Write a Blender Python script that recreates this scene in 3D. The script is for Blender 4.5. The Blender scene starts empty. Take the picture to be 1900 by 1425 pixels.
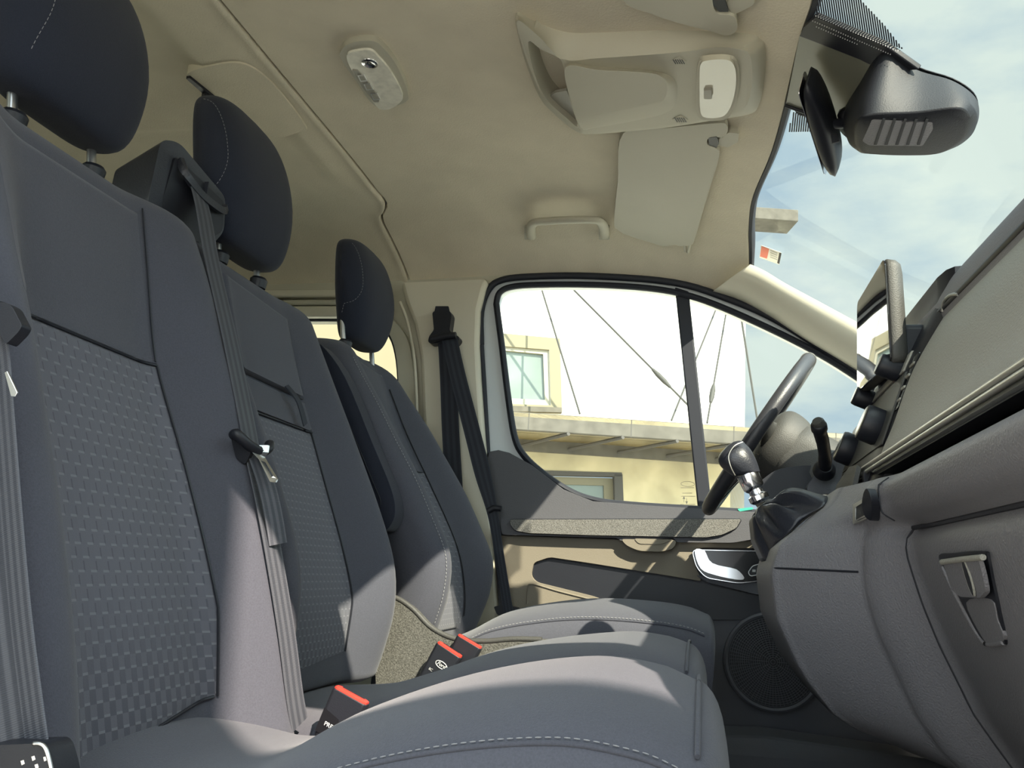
import bpy, math, random
import numpy as np
from mathutils import Vector, Matrix
from mathutils.geometry import tessellate_polygon

# ------------------------------------------------------------------ camera
# vehicle axes: X forward, Y across the cab (towards the driver), Z up from the cab floor
F = 1600.0; CX, CY = 950.0, 712.5
CAM = np.array([0.0, 0.0, 0.53])
_ya = np.array([350.0, 358.0, F]); _ya /= np.linalg.norm(_ya)      # vehicle Y in camera (right, down, forward)
_up = np.array([math.sin(0.018), -math.cos(0.018), 0.0])
_za = _up - _ya * _up.dot(_ya); _za /= np.linalg.norm(_za)
_xa = np.cross(_ya, _za)
_M = np.stack([_xa, _ya, _za])                                      # camera vector -> vehicle vector
cam_d = bpy.data.cameras.new('camera'); cam_d.sensor_width = 36; cam_d.lens = F * 36 / 1900
cam_d.clip_start = 0.02; cam_d.clip_end = 500
cam = bpy.data.objects.new('camera', cam_d); bpy.context.scene.collection.objects.link(cam)
_r = _M @ np.array([1.0, 0, 0]); _u = _M @ np.array([0, -1.0, 0]); _b = _M @ np.array([0, 0, -1.0])
cam.matrix_world = Matrix(((_r[0], _u[0], _b[0], CAM[0]), (_r[1], _u[1], _b[1], CAM[1]), (_r[2], _u[2], _b[2], CAM[2]), (0, 0, 0, 1)))
sc = bpy.context.scene; sc.camera = cam
sc.view_settings.view_transform = 'Standard'; sc.view_settings.look = 'None'
sc.view_settings.gamma = 1.0; sc.view_settings.use_curve_mapping = False
sc.view_settings.exposure = 0.40

# ------------------------------------------------------------------ sky and sun
SUN_DIR = Vector((-0.30, 0.34, -0.37))
W = bpy.data.worlds.new('sky'); sc.world = W; W.use_nodes = True
wn = W.node_tree.nodes; wl = W.node_tree.links
for n in list(wn): wn.remove(n)
_tc = wn.new('ShaderNodeTexCoord'); _mp = wn.new('ShaderNodeMapping'); _mp.inputs['Scale'].default_value = (1.2, 1.2, 3.0)
_nz = wn.new('ShaderNodeTexNoise'); _nz.inputs['Scale'].default_value = 2.2; _nz.inputs['Detail'].default_value = 7; _nz.inputs['Roughness'].default_value = 0.55
_cr = wn.new('ShaderNodeValToRGB')
_cr.color_ramp.elements[0].position = 0.40; _cr.color_ramp.elements[0].color = (0.36, 0.46, 0.56, 1)
_cr.color_ramp.elements[1].position = 0.57; _cr.color_ramp.elements[1].color = (0.62, 0.67, 0.645, 1)
_bg = wn.new('ShaderNodeBackground'); _bg.inputs['Strength'].default_value = 1.0
_wo = wn.new('ShaderNodeOutputWorld')
wl.new(_tc.outputs['Generated'], _mp.inputs['Vector']); wl.new(_mp.outputs[0], _nz.inputs['Vector'])
# brighter sky around the sun
_vm = wn.new('ShaderNodeVectorMath'); _vm.operation = 'NORMALIZE'; wl.new(_tc.outputs['Generated'], _vm.inputs[0])
_vd = wn.new('ShaderNodeVectorMath'); _vd.operation = 'DOT_PRODUCT'; wl.new(_vm.outputs[0], _vd.inputs[0]); _vd.inputs[1].default_value = tuple(-SUN_DIR.normalized())
_mr = wn.new('ShaderNodeMapRange'); _mr.interpolation_type = 'SMOOTHSTEP'; wl.new(_vd.outputs['Value'], _mr.inputs[0])
_mr.inputs[1].default_value = 0.15; _mr.inputs[2].default_value = 1.0; _mr.inputs[3].default_value = 1.0; _mr.inputs[4].default_value = 6.0
wl.new(_mr.outputs[0], _bg.inputs['Strength'])
wl.new(_nz.outputs['Fac'], _cr.inputs[0]); wl.new(_cr.outputs[0], _bg.inputs[0]); wl.new(_bg.outputs[0], _wo.inputs[0])
sd = bpy.data.lights.new('sun', 'SUN'); sd.energy = 10.5; sd.angle = 0.009; sd.color = (1.0, 0.87, 0.72)
so = bpy.data.objects.new('sun', sd); sc.collection.objects.link(so)
so.rotation_euler = SUN_DIR.to_track_quat('-Z', 'Y').to_euler(); so.location = (3, -3, 4)

# ------------------------------------------------------------------ helpers
def at(px, py, Y=None, X=None, Z=None):
    """pixel of the 1900x1425 frame -> point on the plane Y=, X= or Z="""
    d = _M @ np.array([(px - CX) / F, (py - CY) / F, 1.0])
    if Y is not None: t = (Y - CAM[1]) / d[1]
    elif X is not None: t = (X - CAM[0]) / d[0]
    else: t = (Z - CAM[2]) / d[2]
    p = CAM + d * t
    return (float(p[0]), float(p[1]), float(p[2]))
def ats(pts, Y): return [at(a, b, Y=Y) for a, b in pts]
def smooth_path(pts, n=6, closed=True):
    P = [Vector(p) for p in pts]; N = len(P); out = []
    rng = range(N) if closed else range(N - 1)
    for i in rng:
        p0 = P[(i - 1) % N] if closed or i > 0 else P[0]
        p1 = P[i]; p2 = P[(i + 1) % N]
        p3 = P[(i + 2) % N] if closed or i + 2 < N else P[N - 1]
        for k in range(n):
            t = k / n
            out.append(0.5 * ((2 * p1) + (p2 - p0) * t + (2 * p0 - 5 * p1 + 4 * p2 - p3) * t * t + (3 * p1 - p0 - 3 * p2 + p3) * t ** 3))
    if not closed: out.append(P[-1])
    return [tuple(v) for v in out]
def fillet(pts, r, n=5):
    """round the corners of a closed 3D outline"""
    P = [Vector(p) for p in pts]; N = len(P); out = []
    for i in range(N):
        a, b, c = P[i - 1], P[i], P[(i + 1) % N]
        u = a - b; v = c - b
        rr = min(r, u.length * 0.45, v.length * 0.45)
        if rr < 1e-6: out.append(b); continue
        s = b + u.normalized() * rr; e = b + v.normalized() * rr
        for k in range(n + 1):
            t = k / n
            out.append(s * (1 - t) ** 2 + b * 2 * t * (1 - t) + e * t * t)
    return [tuple(v) for v in out]

def link(o, parent=None):
    sc.collection.objects.link(o)
    if parent is not None:
        o.parent = parent; o.matrix_parent_inverse = parent.matrix_world.inverted() if parent.type == 'EMPTY' else Matrix.Identity(4)
    return o
def mk(name, verts, faces, mat, parent=None, smooth=True, bevel=0, sub=0, angle=40, segs=2, uv=None):
    me = bpy.data.meshes.new(name); me.from_pydata([tuple(v) for v in verts], [], faces); me.validate(); me.update()
    if uv is not None:
        ul = me.uv_layers.new(name='UVMap')
        for l in me.loops: ul.data[l.index].uv = uv[l.vertex_index]
    me.materials.append(mat)
    import bmesh
    bm = bmesh.new(); bm.from_mesh(me); bmesh.ops.recalc_face_normals(bm, faces=bm.faces)
    for f in bm.faces: f.smooth = smooth
    if smooth:
        ca = math.radians(angle)
        for e in bm.edges:
            if len(e.link_faces) == 2 and e.calc_face_angle(0) > ca: e.smooth = False
    bm.to_mesh(me); bm.free()
    o = bpy.data.objects.new(name, me); link(o, parent)
    if bevel:
        b = o.modifiers.new('b', 'BEVEL'); b.width = bevel; b.segments = segs; b.limit_method = 'ANGLE'; b.angle_limit = math.radians(35); b.harden_normals = False
    if sub:
        s = o.modifiers.new('s', 'SUBSURF'); s.levels = sub; s.render_levels = sub
    return o
def empty(name, loc=(0, 0, 0)):
    o = bpy.data.objects.new(name, None); o.location = loc; o.empty_display_size = 0.05
    sc.collection.objects.link(o); bpy.context.view_layer.update(); return o
def tag(o, label=None, cat=None, group=None, kind=None):
    if label: o['label'] = label
    if cat: o['category'] = cat
    if group: o['group'] = group
    if kind: o['kind'] = kind
    return o
def slab_geo(loops, vec):
    """flat outline (first loop) with holes (other loops), thickened by vec"""
    if not isinstance(loops[0][0], (tuple, list, Vector)): loops = [loops]
    L = [[Vector(p) for p in l] for l in loops]
    flat = [p for l in L for p in l]; n = len(flat)
    tris = tessellate_polygon(L)
    V = flat + [p + Vector(vec) for p in flat]; Fc = []
    for t in tris: Fc.append(tuple(t)); Fc.append(tuple(n + i for i in reversed(t)))
    o = 0
    for l in L:
        m = len(l)
        for i in range(m): j = (i + 1) % m; Fc.append((o + i, o + j, n + o + j, n + o + i))
        o += m
    return V, Fc
def slab(name, loops, vec, mat, parent=None, bevel=0.0, smooth=True, segs=2):
    V, Fc = slab_geo(loops, vec)
    return mk(name, V, Fc, mat, parent, smooth=smooth, bevel=bevel, angle=30, segs=segs)
def join_geo(*gs):
    V = []; Fc = []
    for v, f in gs:
        o = len(V); V += list(v); Fc += [tuple(i + o for i in q) for q in f]
    return V, Fc
def grid_geo(rows, closed_u=False, cap0=False, cap1=False, closed_v=False):
    nv = len(rows); nu = len(rows[0]); V = [p for r in rows for p in r]; Fc = []
    for j in range(nv if closed_v else nv - 1):
        j2 = (j + 1) % nv
        for i in range(nu if closed_u else nu - 1):
            k = (i + 1) % nu
            Fc.append((j * nu + i, j * nu + k, j2 * nu + k, j2 * nu + i))
    if cap0: Fc.append(tuple(range(nu)))
    if cap1: Fc.append(tuple((nv - 1) * nu + i for i in reversed(range(nu))))
    return V, Fc
def frame_at(pts, i, up):
    a = Vector(pts[max(i - 1, 0)]); b = Vector(pts[min(i + 1, len(pts) - 1)]); t = (b - a).normalized()
    s = t.cross(Vector(up))
    if s.length < 1e-4: s = t.cross(Vector((0.3, 0.9, 0.1)))
    s.normalize(); return t, s, s.cross(t).normalized()
def tube_geo(pts, r, n=12, up=(0, 1, 0), flat=1.0, closed=False):
    rows = []; N = len(pts)
    for i, p in enumerate(pts):
        if closed:
            a = Vector(pts[i - 1]); b = Vector(pts[(i + 1) % N]); t = (b - a).normalized(); s = t.cross(Vector(up)); s.normalize(); u = s.cross(t).normalized()
        else: t, s, u = frame_at(pts, i, up)
        rr = r[i] if isinstance(r, (list, tuple)) else r
        rows.append([tuple(Vector(p) + s * math.cos(2 * math.pi * k / n) * rr + u * math.sin(2 * math.pi * k / n) * rr * flat) for k in range(n)])
    return grid_geo(rows, True, not closed, not closed, closed)
def tube(name, pts, r, mat, parent=None, n=12, up=(0, 1, 0), flat=1.0, closed=False):
    V, Fc = tube_geo(pts, r, n, up, flat, closed); return mk(name, V, Fc, mat, parent, angle=50)
def box_geo(c, s, R=None):
    V = []
    for x in (-1, 1):
        for y in (-1, 1):
            for z in (-1, 1):
                v = Vector((x * s[0] / 2, y * s[1] / 2, z * s[2] / 2))
                if R is not None: v = R @ v
                V.append(tuple(v + Vector(c)))
    return V, [(0, 1, 3, 2), (4, 6, 7, 5), (0, 4, 5, 1), (2, 3, 7, 6), (0, 2, 6, 4), (1, 5, 7, 3)]
def box(name, c, s, mat, parent=None, R=None, bevel=0.002, segs=2):
    V, Fc = box_geo(c, s, R); return mk(name, V, Fc, mat, parent, bevel=bevel, segs=segs, angle=30)
def disc_geo(c, axis, prof, n=32, ref=(0, 0, 1)):
    """lathe: prof = [(distance along axis, radius)...]"""
    a = Vector(axis).normalized(); s = a.cross(Vector(ref))
    if s.length < 1e-3: s = a.cross(Vector((0, 1, 0)))
    s.normalize(); u = s.cross(a); rows = []
    for h, r in prof:
        rows.append([tuple(Vector(c) + a * h + (s * math.cos(2 * math.pi * k / n) + u * math.sin(2 * math.pi * k / n)) * r) for k in range(n)])
    return grid_geo(rows, True, True, True)
def lathe(name, c, axis, prof, mat, parent=None, n=32):
    V, Fc = disc_geo(c, axis, prof, n); return mk(name, V, Fc, mat, parent, angle=35)
def ribbon(name, pts, wdir, width, mat, parent=None, thick=0.0016, n=6):
    P = smooth_path(pts, n, False); m = len(P); rows = []; uv = []; L = 0
    for i, p in enumerate(P):
        if i: L += (Vector(P[i]) - Vector(P[i - 1])).length
        a = Vector(P[max(i - 1, 0)]); b = Vector(P[min(i + 1, m - 1)]); t = (b - a).normalized()
        f = i / (m - 1)
        if callable(wdir): w = Vector(wdir(f))
        else: w = Vector(wdir)
        w = (w - t * w.dot(t)).normalized(); nn = t.cross(w).normalized()
        wd = width(f) if callable(width) else width
        ring = []
        for k in (-1, -.6, -.2, .2, .6, 1): ring.append(tuple(Vector(p) + w * wd / 2 * k + nn * thick / 2)); uv.append(((k + 1) / 2, L))
        for k in (1, .6, .2, -.2, -.6, -1): ring.append(tuple(Vector(p) + w * wd / 2 * k - nn * thick / 2)); uv.append(((k + 1) / 2, L))
        rows.append(ring)
    V, Fc = grid_geo(rows, True, True, True)
    return mk(name, V, Fc, mat, parent, uv=uv, angle=60)
def stitches(name, pts, mat, parent, step=0.0075, dash=0.0048, r=0.0007, off=(0, 0, 0)):
    P = [Vector(p) + Vector(off) for p in pts]; geos = []
    d = 0.0; nxt = 0.0
    seg = 0; acc = 0.0
    lens = [(P[i + 1] - P[i]).length for i in range(len(P) - 1)]; tot = sum(lens)
    def pos(s):
        for i, l in enumerate(lens):
            if s <= l: return P[i].lerp(P[i + 1], s / max(l, 1e-9))
            s -= l
        return P[-1]
    s = 0
    while s + dash < tot:
        a = pos(s); b = pos(s + dash); t = (b - a)
        if t.length > 1e-6: geos.append(tube_geo([tuple(a), tuple((a + b) / 2), tuple(b)], [r * .6, r, r * .6], 5, up=(0.2, 0.1, 1)))
        s += step
    V, Fc = join_geo(*geos); o = mk(name, V, Fc, mat, parent); return o
def interp(tab, x):
    if x <= tab[0][0]: return tab[0][1]
    for (a, b), (c, d) in zip(tab, tab[1:]):
        if x <= c: return b + (d - b) * (x - a) / (c - a)
    return tab[-1][1]
def sinterp(tab, x):
    xs = [t[0] for t in tab]; i = max(0, min(len(tab) - 2, int(np.searchsorted(xs, x)) - 1))
    x = min(max(x, xs[0]), xs[-1])
    p1 = tab[i][1]; p2 = tab[i + 1][1]; h = xs[i + 1] - xs[i]; t = (x - xs[i]) / h
    m1 = (p2 - tab[i - 1][1]) / (xs[i + 1] - xs[i - 1]) * h if i > 0 else (p2 - p1)
    m2 = (tab[i + 2][1] - p1) / (xs[i + 2] - xs[i]) * h if i + 2 < len(tab) else (p2 - p1)
    return (2*t**3-3*t*t+1)*p1 + (t**3-2*t*t+t)*m1 + (-2*t**3+3*t*t)*p2 + (t**3-t*t)*m2

# ------------------------------------------------------------------ materials
def base_mat(name, col, rough=0.6, metal=0.0, spec=0.5, bump=0.0, bscale=400, bdetail=2, var=0.0, vscale=6, sheen=0.0, coat=0.0, stretch=None):
    m = bpy.data.materials.new(name); m.use_nodes = True; N = m.node_tree.nodes; L = m.node_tree.links
    p = N['Principled BSDF']; p.inputs['Base Color'].default_value = (*col, 1); p.inputs['Roughness'].default_value = rough
    p.inputs['Metallic'].default_value = metal; p.inputs['Specular IOR Level'].default_value = spec
    p.inputs['Sheen Weight'].default_value = sheen; p.inputs['Coat Weight'].default_value = coat
    tc = N.new('ShaderNodeTexCoord')
    if var:
        nz = N.new('ShaderNodeTexNoise'); nz.inputs['Scale'].default_value = vscale; nz.inputs['Detail'].default_value = 5
        L.new(tc.outputs['Object'], nz.inputs['Vector'])
        mr = N.new('ShaderNodeMapRange'); mr.inputs[1].default_value = 0.3; mr.inputs[2].default_value = 0.7; mr.inputs[3].default_value = 1 - var; mr.inputs[4].default_value = 1 + var
        L.new(nz.outputs['Fac'], mr.inputs[0])
        mx = N.new('ShaderNodeVectorMath'); mx.operation = 'SCALE'; mx.inputs[0].default_value = col; L.new(mr.outputs[0], mx.inputs['Scale'])
        L.new(mx.outputs[0], p.inputs['Base Color'])
    if bump:
        nb = N.new('ShaderNodeTexNoise'); nb.inputs['Scale'].default_value = bscale; nb.inputs['Detail'].default_value = bdetail
        if stretch:
            mp = N.new('ShaderNodeMapping'); mp.inputs['Scale'].default_value = stretch; L.new(tc.outputs['Object'], mp.inputs[0]); L.new(mp.outputs[0], nb.inputs['Vector'])
        else: L.new(tc.outputs['Object'], nb.inputs['Vector'])
        bp = N.new('ShaderNodeBump'); bp.inputs['Strength'].default_value = bump; bp.inputs['Distance'].default_value = 0.002
        L.new(nb.outputs['Fac'], bp.inputs['Height']); L.new(bp.outputs[0], p.inputs['Normal'])
    return m
M = {}
M['headliner'] = base_mat('headliner_cloth', (0.63, 0.57, 0.445), 0.95, spec=0.1, bump=0.5, bscale=260, bdetail=5, var=0.05, vscale=9)
M['trim'] = base_mat('grey_trim_plastic', (0.47, 0.445, 0.355), 0.55, spec=0.35, bump=0.15, bscale=700, var=0.03)
M['trim_light'] = base_mat('pillar_trim_plastic', (0.60, 0.56, 0.45), 0.5, spec=0.35, bump=0.1, bscale=700)
M['white_paint'] = base_mat('white_body_paint', (0.62, 0.66, 0.68), 0.25, spec=0.5, coat=0.4)
M['fabric'] = base_mat('charcoal_seat_cloth', (0.073, 0.075, 0.092), 0.95, spec=0.15, bump=0.35, bscale=900, bdetail=3, var=0.10, vscale=500, sheen=0.15)
M['fabric_side'] = base_mat('dark_bolster_cloth', (0.064, 0.066, 0.082), 0.95, spec=0.15, bump=0.3, bscale=900, bdetail=3, var=0.10, vscale=500, sheen=0.12)
M['headrest'] = base_mat('headrest_cloth', (0.021, 0.024, 0.036), 0.95, spec=0.12, bump=0.25, bscale=900, var=0.08, vscale=500, sheen=0.1)
M['carpet'] = base_mat('grey_speckled_carpet', (0.105, 0.102, 0.092), 1.0, spec=0.05, bump=0.8, bscale=500, bdetail=4, var=0.45, vscale=350)
M['floor_carpet'] = base_mat('black_floor_mat', (0.012, 0.012, 0.015), 0.9, spec=0.1, bump=0.4, bscale=300)
M['black'] = base_mat('black_plastic', (0.012, 0.013, 0.018), 0.45, spec=0.4, bump=0.08, bscale=700)
M['black_gloss'] = base_mat('black_gloss_plastic', (0.008, 0.008, 0.010), 0.18, spec=0.5)
M['rubber'] = base_mat('black_rubber_seal', (0.018, 0.020, 0.028), 0.6, spec=0.35)
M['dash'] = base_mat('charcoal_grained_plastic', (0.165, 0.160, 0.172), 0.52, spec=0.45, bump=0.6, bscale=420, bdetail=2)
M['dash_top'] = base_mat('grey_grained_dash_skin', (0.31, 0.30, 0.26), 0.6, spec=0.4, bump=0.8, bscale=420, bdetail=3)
M['door_dark'] = base_mat('dark_door_plastic', (0.085, 0.085, 0.095), 0.6, spec=0.35, bump=0.25, bscale=500)
M['door_beige'] = base_mat('warm_grey_door_plastic', (0.20, 0.175, 0.135), 0.7, spec=0.3, bump=0.25, bscale=500)
M['door_cloth'] = base_mat('speckled_door_cloth', (0.16, 0.155, 0.145), 0.95, spec=0.1, bump=0.9, bscale=450, bdetail=4, var=0.4, vscale=420)
M['chrome'] = base_mat('brushed_chrome', (0.75, 0.75, 0.77), 0.16, metal=1.0)
M['steel'] = base_mat('satin_steel', (0.62, 0.62, 0.62), 0.3, metal=1.0, var=0.1, vscale=60)
M['silver'] = base_mat('silver_painted_strip', (0.42, 0.41, 0.37), 0.35, metal=0.7)
M['red'] = base_mat('red_button_plastic', (0.75, 0.045, 0.03), 0.35, spec=0.5)
M['stitch'] = base_mat('grey_thread', (0.24, 0.24, 0.25), 0.8)
M['leather'] = base_mat('black_leather', (0.022, 0.024, 0.032), 0.38, spec=0.5, bump=0.25, bscale=350, bdetail=3)
M['wheel'] = base_mat('wheel_rim_skin', (0.035, 0.036, 0.042), 0.36, spec=0.5, bump=0.25, bscale=600)
M['hub'] = base_mat('wheel_hub_plastic', (0.055, 0.054, 0.050), 0.55, spec=0.4, bump=0.3, bscale=500)
M['lamp_white'] = base_mat('clear_lamp_plastic', (0.52, 0.485, 0.38), 0.12, spec=0.6, coat=0.5)
M['lamp_clear'] = base_mat('bright_lamp_lens', (0.80, 0.77, 0.66), 0.10, spec=0.6, coat=0.5, var=0.12, vscale=60)
M['button_grey'] = base_mat('grey_button_plastic', (0.27, 0.255, 0.21), 0.4)
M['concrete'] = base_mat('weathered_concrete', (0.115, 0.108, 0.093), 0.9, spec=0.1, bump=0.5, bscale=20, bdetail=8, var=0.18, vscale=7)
M['asphalt'] = base_mat('pale_paving', (0.50, 0.48, 0.44), 0.9, spec=0.1, bump=0.4, bscale=30, bdetail=6, var=0.1, vscale=3)
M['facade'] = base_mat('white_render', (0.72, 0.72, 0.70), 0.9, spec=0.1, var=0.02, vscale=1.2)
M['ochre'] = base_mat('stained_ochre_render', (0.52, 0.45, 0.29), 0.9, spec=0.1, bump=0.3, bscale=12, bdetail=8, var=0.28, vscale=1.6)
M['cream_frame'] = base_mat('cream_window_frame', (0.19, 0.17, 0.11), 0.6)
M['white_frame'] = base_mat('white_window_frame', (0.34, 0.32, 0.25), 0.5)
M['bracket'] = base_mat('galvanised_bracket', (0.07, 0.066, 0.06), 0.8)
M['wire'] = base_mat('steel_cable', (0.05, 0.05, 0.045), 0.7)
M['paper'] = base_mat('white_print', (0.75, 0.75, 0.72), 0.5)
M['grey_print'] = base_mat('grey_print', (0.42, 0.42, 0.42), 0.5)
M['red_print'] = base_mat('red_print', (0.70, 0.13, 0.08), 0.5)
M['mark'] = base_mat('etched_mark', (0.10, 0.10, 0.08), 0.7)
M['cover'] = base_mat('dark_moulded_plastic', (0.012, 0.013, 0.017), 0.55, spec=0.3, bump=0.2, bscale=500)
M['green'] = base_mat('teal_sticker', (0.05, 0.42, 0.30), 0.5)
def glass(name, tint=(0.93, 0.97, 0.95), refl=0.5):
    m = bpy.data.materials.new(name); m.use_nodes = True; N = m.node_tree.nodes; L = m.node_tree.links
    for n in list(N): N.remove(n)
    t = N.new('ShaderNodeBsdfTransparent'); t.inputs[0].default_value = (*tint, 1)
    g = N.new('ShaderNodeBsdfGlossy'); g.inputs['Roughness'].default_value = 0.01
    fr = N.new('ShaderNodeLayerWeight'); fr.inputs['Blend'].default_value = 0.12
    ml = N.new('ShaderNodeMath'); ml.operation = 'MULTIPLY'; ml.inputs[1].default_value = refl; L.new(fr.outputs['Fresnel'], ml.inputs[0])
    mx = N.new('ShaderNodeMixShader'); L.new(ml.outputs[0], mx.inputs[0]); L.new(t.outputs[0], mx.inputs[1]); L.new(g.outputs[0], mx.inputs[2])
    o = N.new('ShaderNodeOutputMaterial'); L.new(mx.outputs[0], o.inputs[0]); return m
M['glass'] = glass('window_glass')
M['windscreen'] = glass('windscreen_glass', (0.93, 0.97, 0.95), 0.05)
M['lens'] = glass('lens_cover', (0.96, 0.95, 0.88), 0.6)
M['screen'] = base_mat('display_glass', (0.01, 0.01, 0.012), 0.03, spec=1.0, coat=1.0)
M['mirror'] = base_mat('dark_window_glass', (0.15, 0.19, 0.175), 0.3, spec=0.5, coat=0.1, var=0.25, vscale=1.2)
def webbing(name, c1, c2, ribs=5.0):
    m = base_mat(name, c1, 0.6, spec=0.4); N = m.node_tree.nodes; L = m.node_tree.links; p = N['Principled BSDF']
    uv = N.new('ShaderNodeUVMap'); sx = N.new('ShaderNodeSeparateXYZ'); L.new(uv.outputs[0], sx.inputs[0])
    a = N.new('ShaderNodeMath'); a.operation = 'MULTIPLY'; a.inputs[1].default_value = ribs * 2 * math.pi; L.new(sx.outputs[0], a.inputs[0])
    s = N.new('ShaderNodeMath'); s.operation = 'COSINE'; L.new(a.outputs[0], s.inputs[0])
    r = N.new('ShaderNodeMapRange'); r.inputs[1].default_value = -0.5; r.inputs[2].default_value = 0.5; L.new(s.outputs[0], r.inputs[0])
    mx = N.new('ShaderNodeMix'); mx.data_type = 'RGBA'; mx.inputs[6].default_value = (*c1, 1); mx.inputs[7].default_value = (*c2, 1)
    L.new(r.outputs[0], mx.inputs[0]); L.new(mx.outputs[2], p.inputs['Base Color'])
    b = N.new('ShaderNodeMath'); b.operation = 'MULTIPLY'; b.inputs[1].default_value = 3500; L.new(sx.outputs[1], b.inputs[0])
    b2 = N.new('ShaderNodeMath'); b2.operation = 'SINE'; L.new(b.outputs[0], b2.inputs[0])
    bp = N.new('ShaderNodeBump'); bp.inputs['Strength'].default_value = 0.25; bp.inputs['Distance'].default_value = 0.001; L.new(b2.outputs[0], bp.inputs['Height']); L.new(bp.outputs[0], p.inputs['Normal'])
    return m
M['belt'] = webbing('grey_webbing', (0.046, 0.049, 0.060), (0.085, 0.088, 0.102), 3)
M['belt_dark'] = webbing('black_webbing', (0.014, 0.017, 0.026), (0.026, 0.030, 0.042), 3)
def insert_mat(name, cell=(0.0200, 0.0145), base=(0.100, 0.102, 0.122), hi=(0.20, 0.20, 0.22), lo=(0.062, 0.063, 0.078), fade=(0.30, 0.50)):
    """woven seat centre: offset little tabs, light weft dashes above and dark warp ticks beside each; plainer towards the bottom"""
    m = base_mat(name, base, 0.9, spec=0.2, sheen=0.15); N = m.node_tree.nodes; L = m.node_tree.links; p = N['Principled BSDF']
    def mth(op, a, b=None, c=None):
        n = N.new('ShaderNodeMath'); n.operation = op
        for i, v in enumerate((a, b, c)):
            if v is None: continue
            if isinstance(v, (int, float)): n.inputs[i].default_value = v
            else: L.new(v, n.inputs[i])
        return n.outputs[0]
    def smooth(v, a, b):
        n = N.new('ShaderNodeMapRange'); n.interpolation_type = 'SMOOTHSTEP'; n.inputs[1].default_value = a; n.inputs[2].default_value = b; L.new(v, n.inputs[0]); return n.outputs[0]
    tc = N.new('ShaderNodeTexCoord'); sx = N.new('ShaderNodeSeparateXYZ'); L.new(tc.outputs['Object'], sx.inputs[0])
    y, z = sx.outputs[1], sx.outputs[2]
    vz = mth('DIVIDE', z, cell[1]); row = mth('FLOOR', vz); odd = mth('MODULO', row, 2.0)
    uy = mth('ADD', mth('DIVIDE', y, cell[0]), mth('MULTIPLY', odd, 0.5))
    fy = mth('FRACT', uy); fz = mth('FRACT', vz)
    tab = mth('LESS_THAN', fy, 0.5)                                    # the tab itself
    weft = mth('MULTIPLY', mth('LESS_THAN', mth('ABSOLUTE', mth('SUBTRACT', fz, 0.10)), 0.09), mth('LESS_THAN', mth('ABSOLUTE', mth('SUBTRACT', fy, 0.27)), 0.24))
    warp = mth('MULTIPLY', mth('LESS_THAN', mth('ABSOLUTE', mth('SUBTRACT', fy, 0.53)), 0.055), mth('LESS_THAN', mth('ABSOLUTE', mth('SUBTRACT', fz, 0.5)), 0.34))
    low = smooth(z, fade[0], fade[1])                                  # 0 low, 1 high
    def mix(f, a, b):
        n = N.new('ShaderNodeMix'); n.data_type = 'RGBA'
        if isinstance(f, (int, float)): n.inputs[0].default_value = f
        else: L.new(f, n.inputs[0])
        for i, v in ((6, a), (7, b)):
            if isinstance(v, tuple): n.inputs[i].default_value = (*v, 1)
            else: L.new(v, n.inputs[i])
        return n.outputs[2]
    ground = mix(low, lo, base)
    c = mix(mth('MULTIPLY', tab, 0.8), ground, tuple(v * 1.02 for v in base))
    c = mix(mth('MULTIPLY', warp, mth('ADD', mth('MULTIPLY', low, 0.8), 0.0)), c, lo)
    c = mix(mth('MULTIPLY', weft, 0.45), c, hi)
    nz = N.new('ShaderNodeTexNoise'); nz.inputs['Scale'].default_value = 700; L.new(tc.outputs['Object'], nz.inputs['Vector'])
    hgt = mth('ADD', mth('ADD', mth('MULTIPLY', tab, 0.5), mth('MULTIPLY', warp, -0.6)), mth('MULTIPLY', nz.outputs['Fac'], 0.5))
    bp = N.new('ShaderNodeBump'); bp.inputs['Strength'].default_value = 0.35; bp.inputs['Distance'].default_value = 0.0012
    L.new(hgt, bp.inputs['Height']); L.new(bp.outputs[0], p.inputs['Normal'])
    L.new(c, p.inputs['Base Color']); return m
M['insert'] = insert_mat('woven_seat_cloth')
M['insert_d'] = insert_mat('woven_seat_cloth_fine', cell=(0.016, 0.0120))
def mesh_mat(name):
    m = base_mat(name, (0.016, 0.018, 0.026), 0.5); N = m.node_tree.nodes; L = m.node_tree.links; p = N['Principled BSDF']
    return m
# ------------------------------------------------------------------ van shell
YC, YH = 1.44, 0.94
def zc(X): return 1.495 if X < -.6 else 1.495 - .11 * ((X + .6) / .76) ** 2
ZE = [(-3, 1.30), (-.9, 1.345), (-.55, 1.362), (-.32, 1.362), (-.09, 1.34), (.06, 1.295), (.16, 1.25), (.4, 1.08)]
def hl(X, Y):
    a = min(1.0, abs(Y - YC) / YH); z = zc(X)
    return z - (z - interp(ZE, X)) * a ** 6
def atc(px, py, off=0.0):
    d = _M @ np.array([(px - CX) / F, (py - CY) / F, 1.0]); lo, hi = 0.3, 3.0
    for _ in range(50):
        m = (lo + hi) / 2; p = CAM + d * m / d[1]
        if p[2] < hl(p[0], p[1]) - off: lo = m
        else: hi = m
    return (float(p[0]), float(p[1]), float(p[2]))
def hl_normal(X, Y):
    e = 0.01; a = (hl(X + e, Y) - hl(X - e, Y)) / (2 * e); b = (hl(X, Y + e) - hl(X, Y - e)) / (2 * e)
    return Vector((a, b, -1)).normalized()
SEAM = [(.48, -.868), (2.0, -.868), (2.08, -.862), (2.115, -.875), (2.145, -.897), (2.19, -.903), (2.30, -.893), (2.38, -.880)]
HEAD = [(.48, .10), (.75, .112), (1.0, .14), (1.21, .147), (1.31, .140), (1.53, .134), (1.72, .124), (1.95, .100), (2.11, .100), (2.2, .106), (2.38, .115)]
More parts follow.
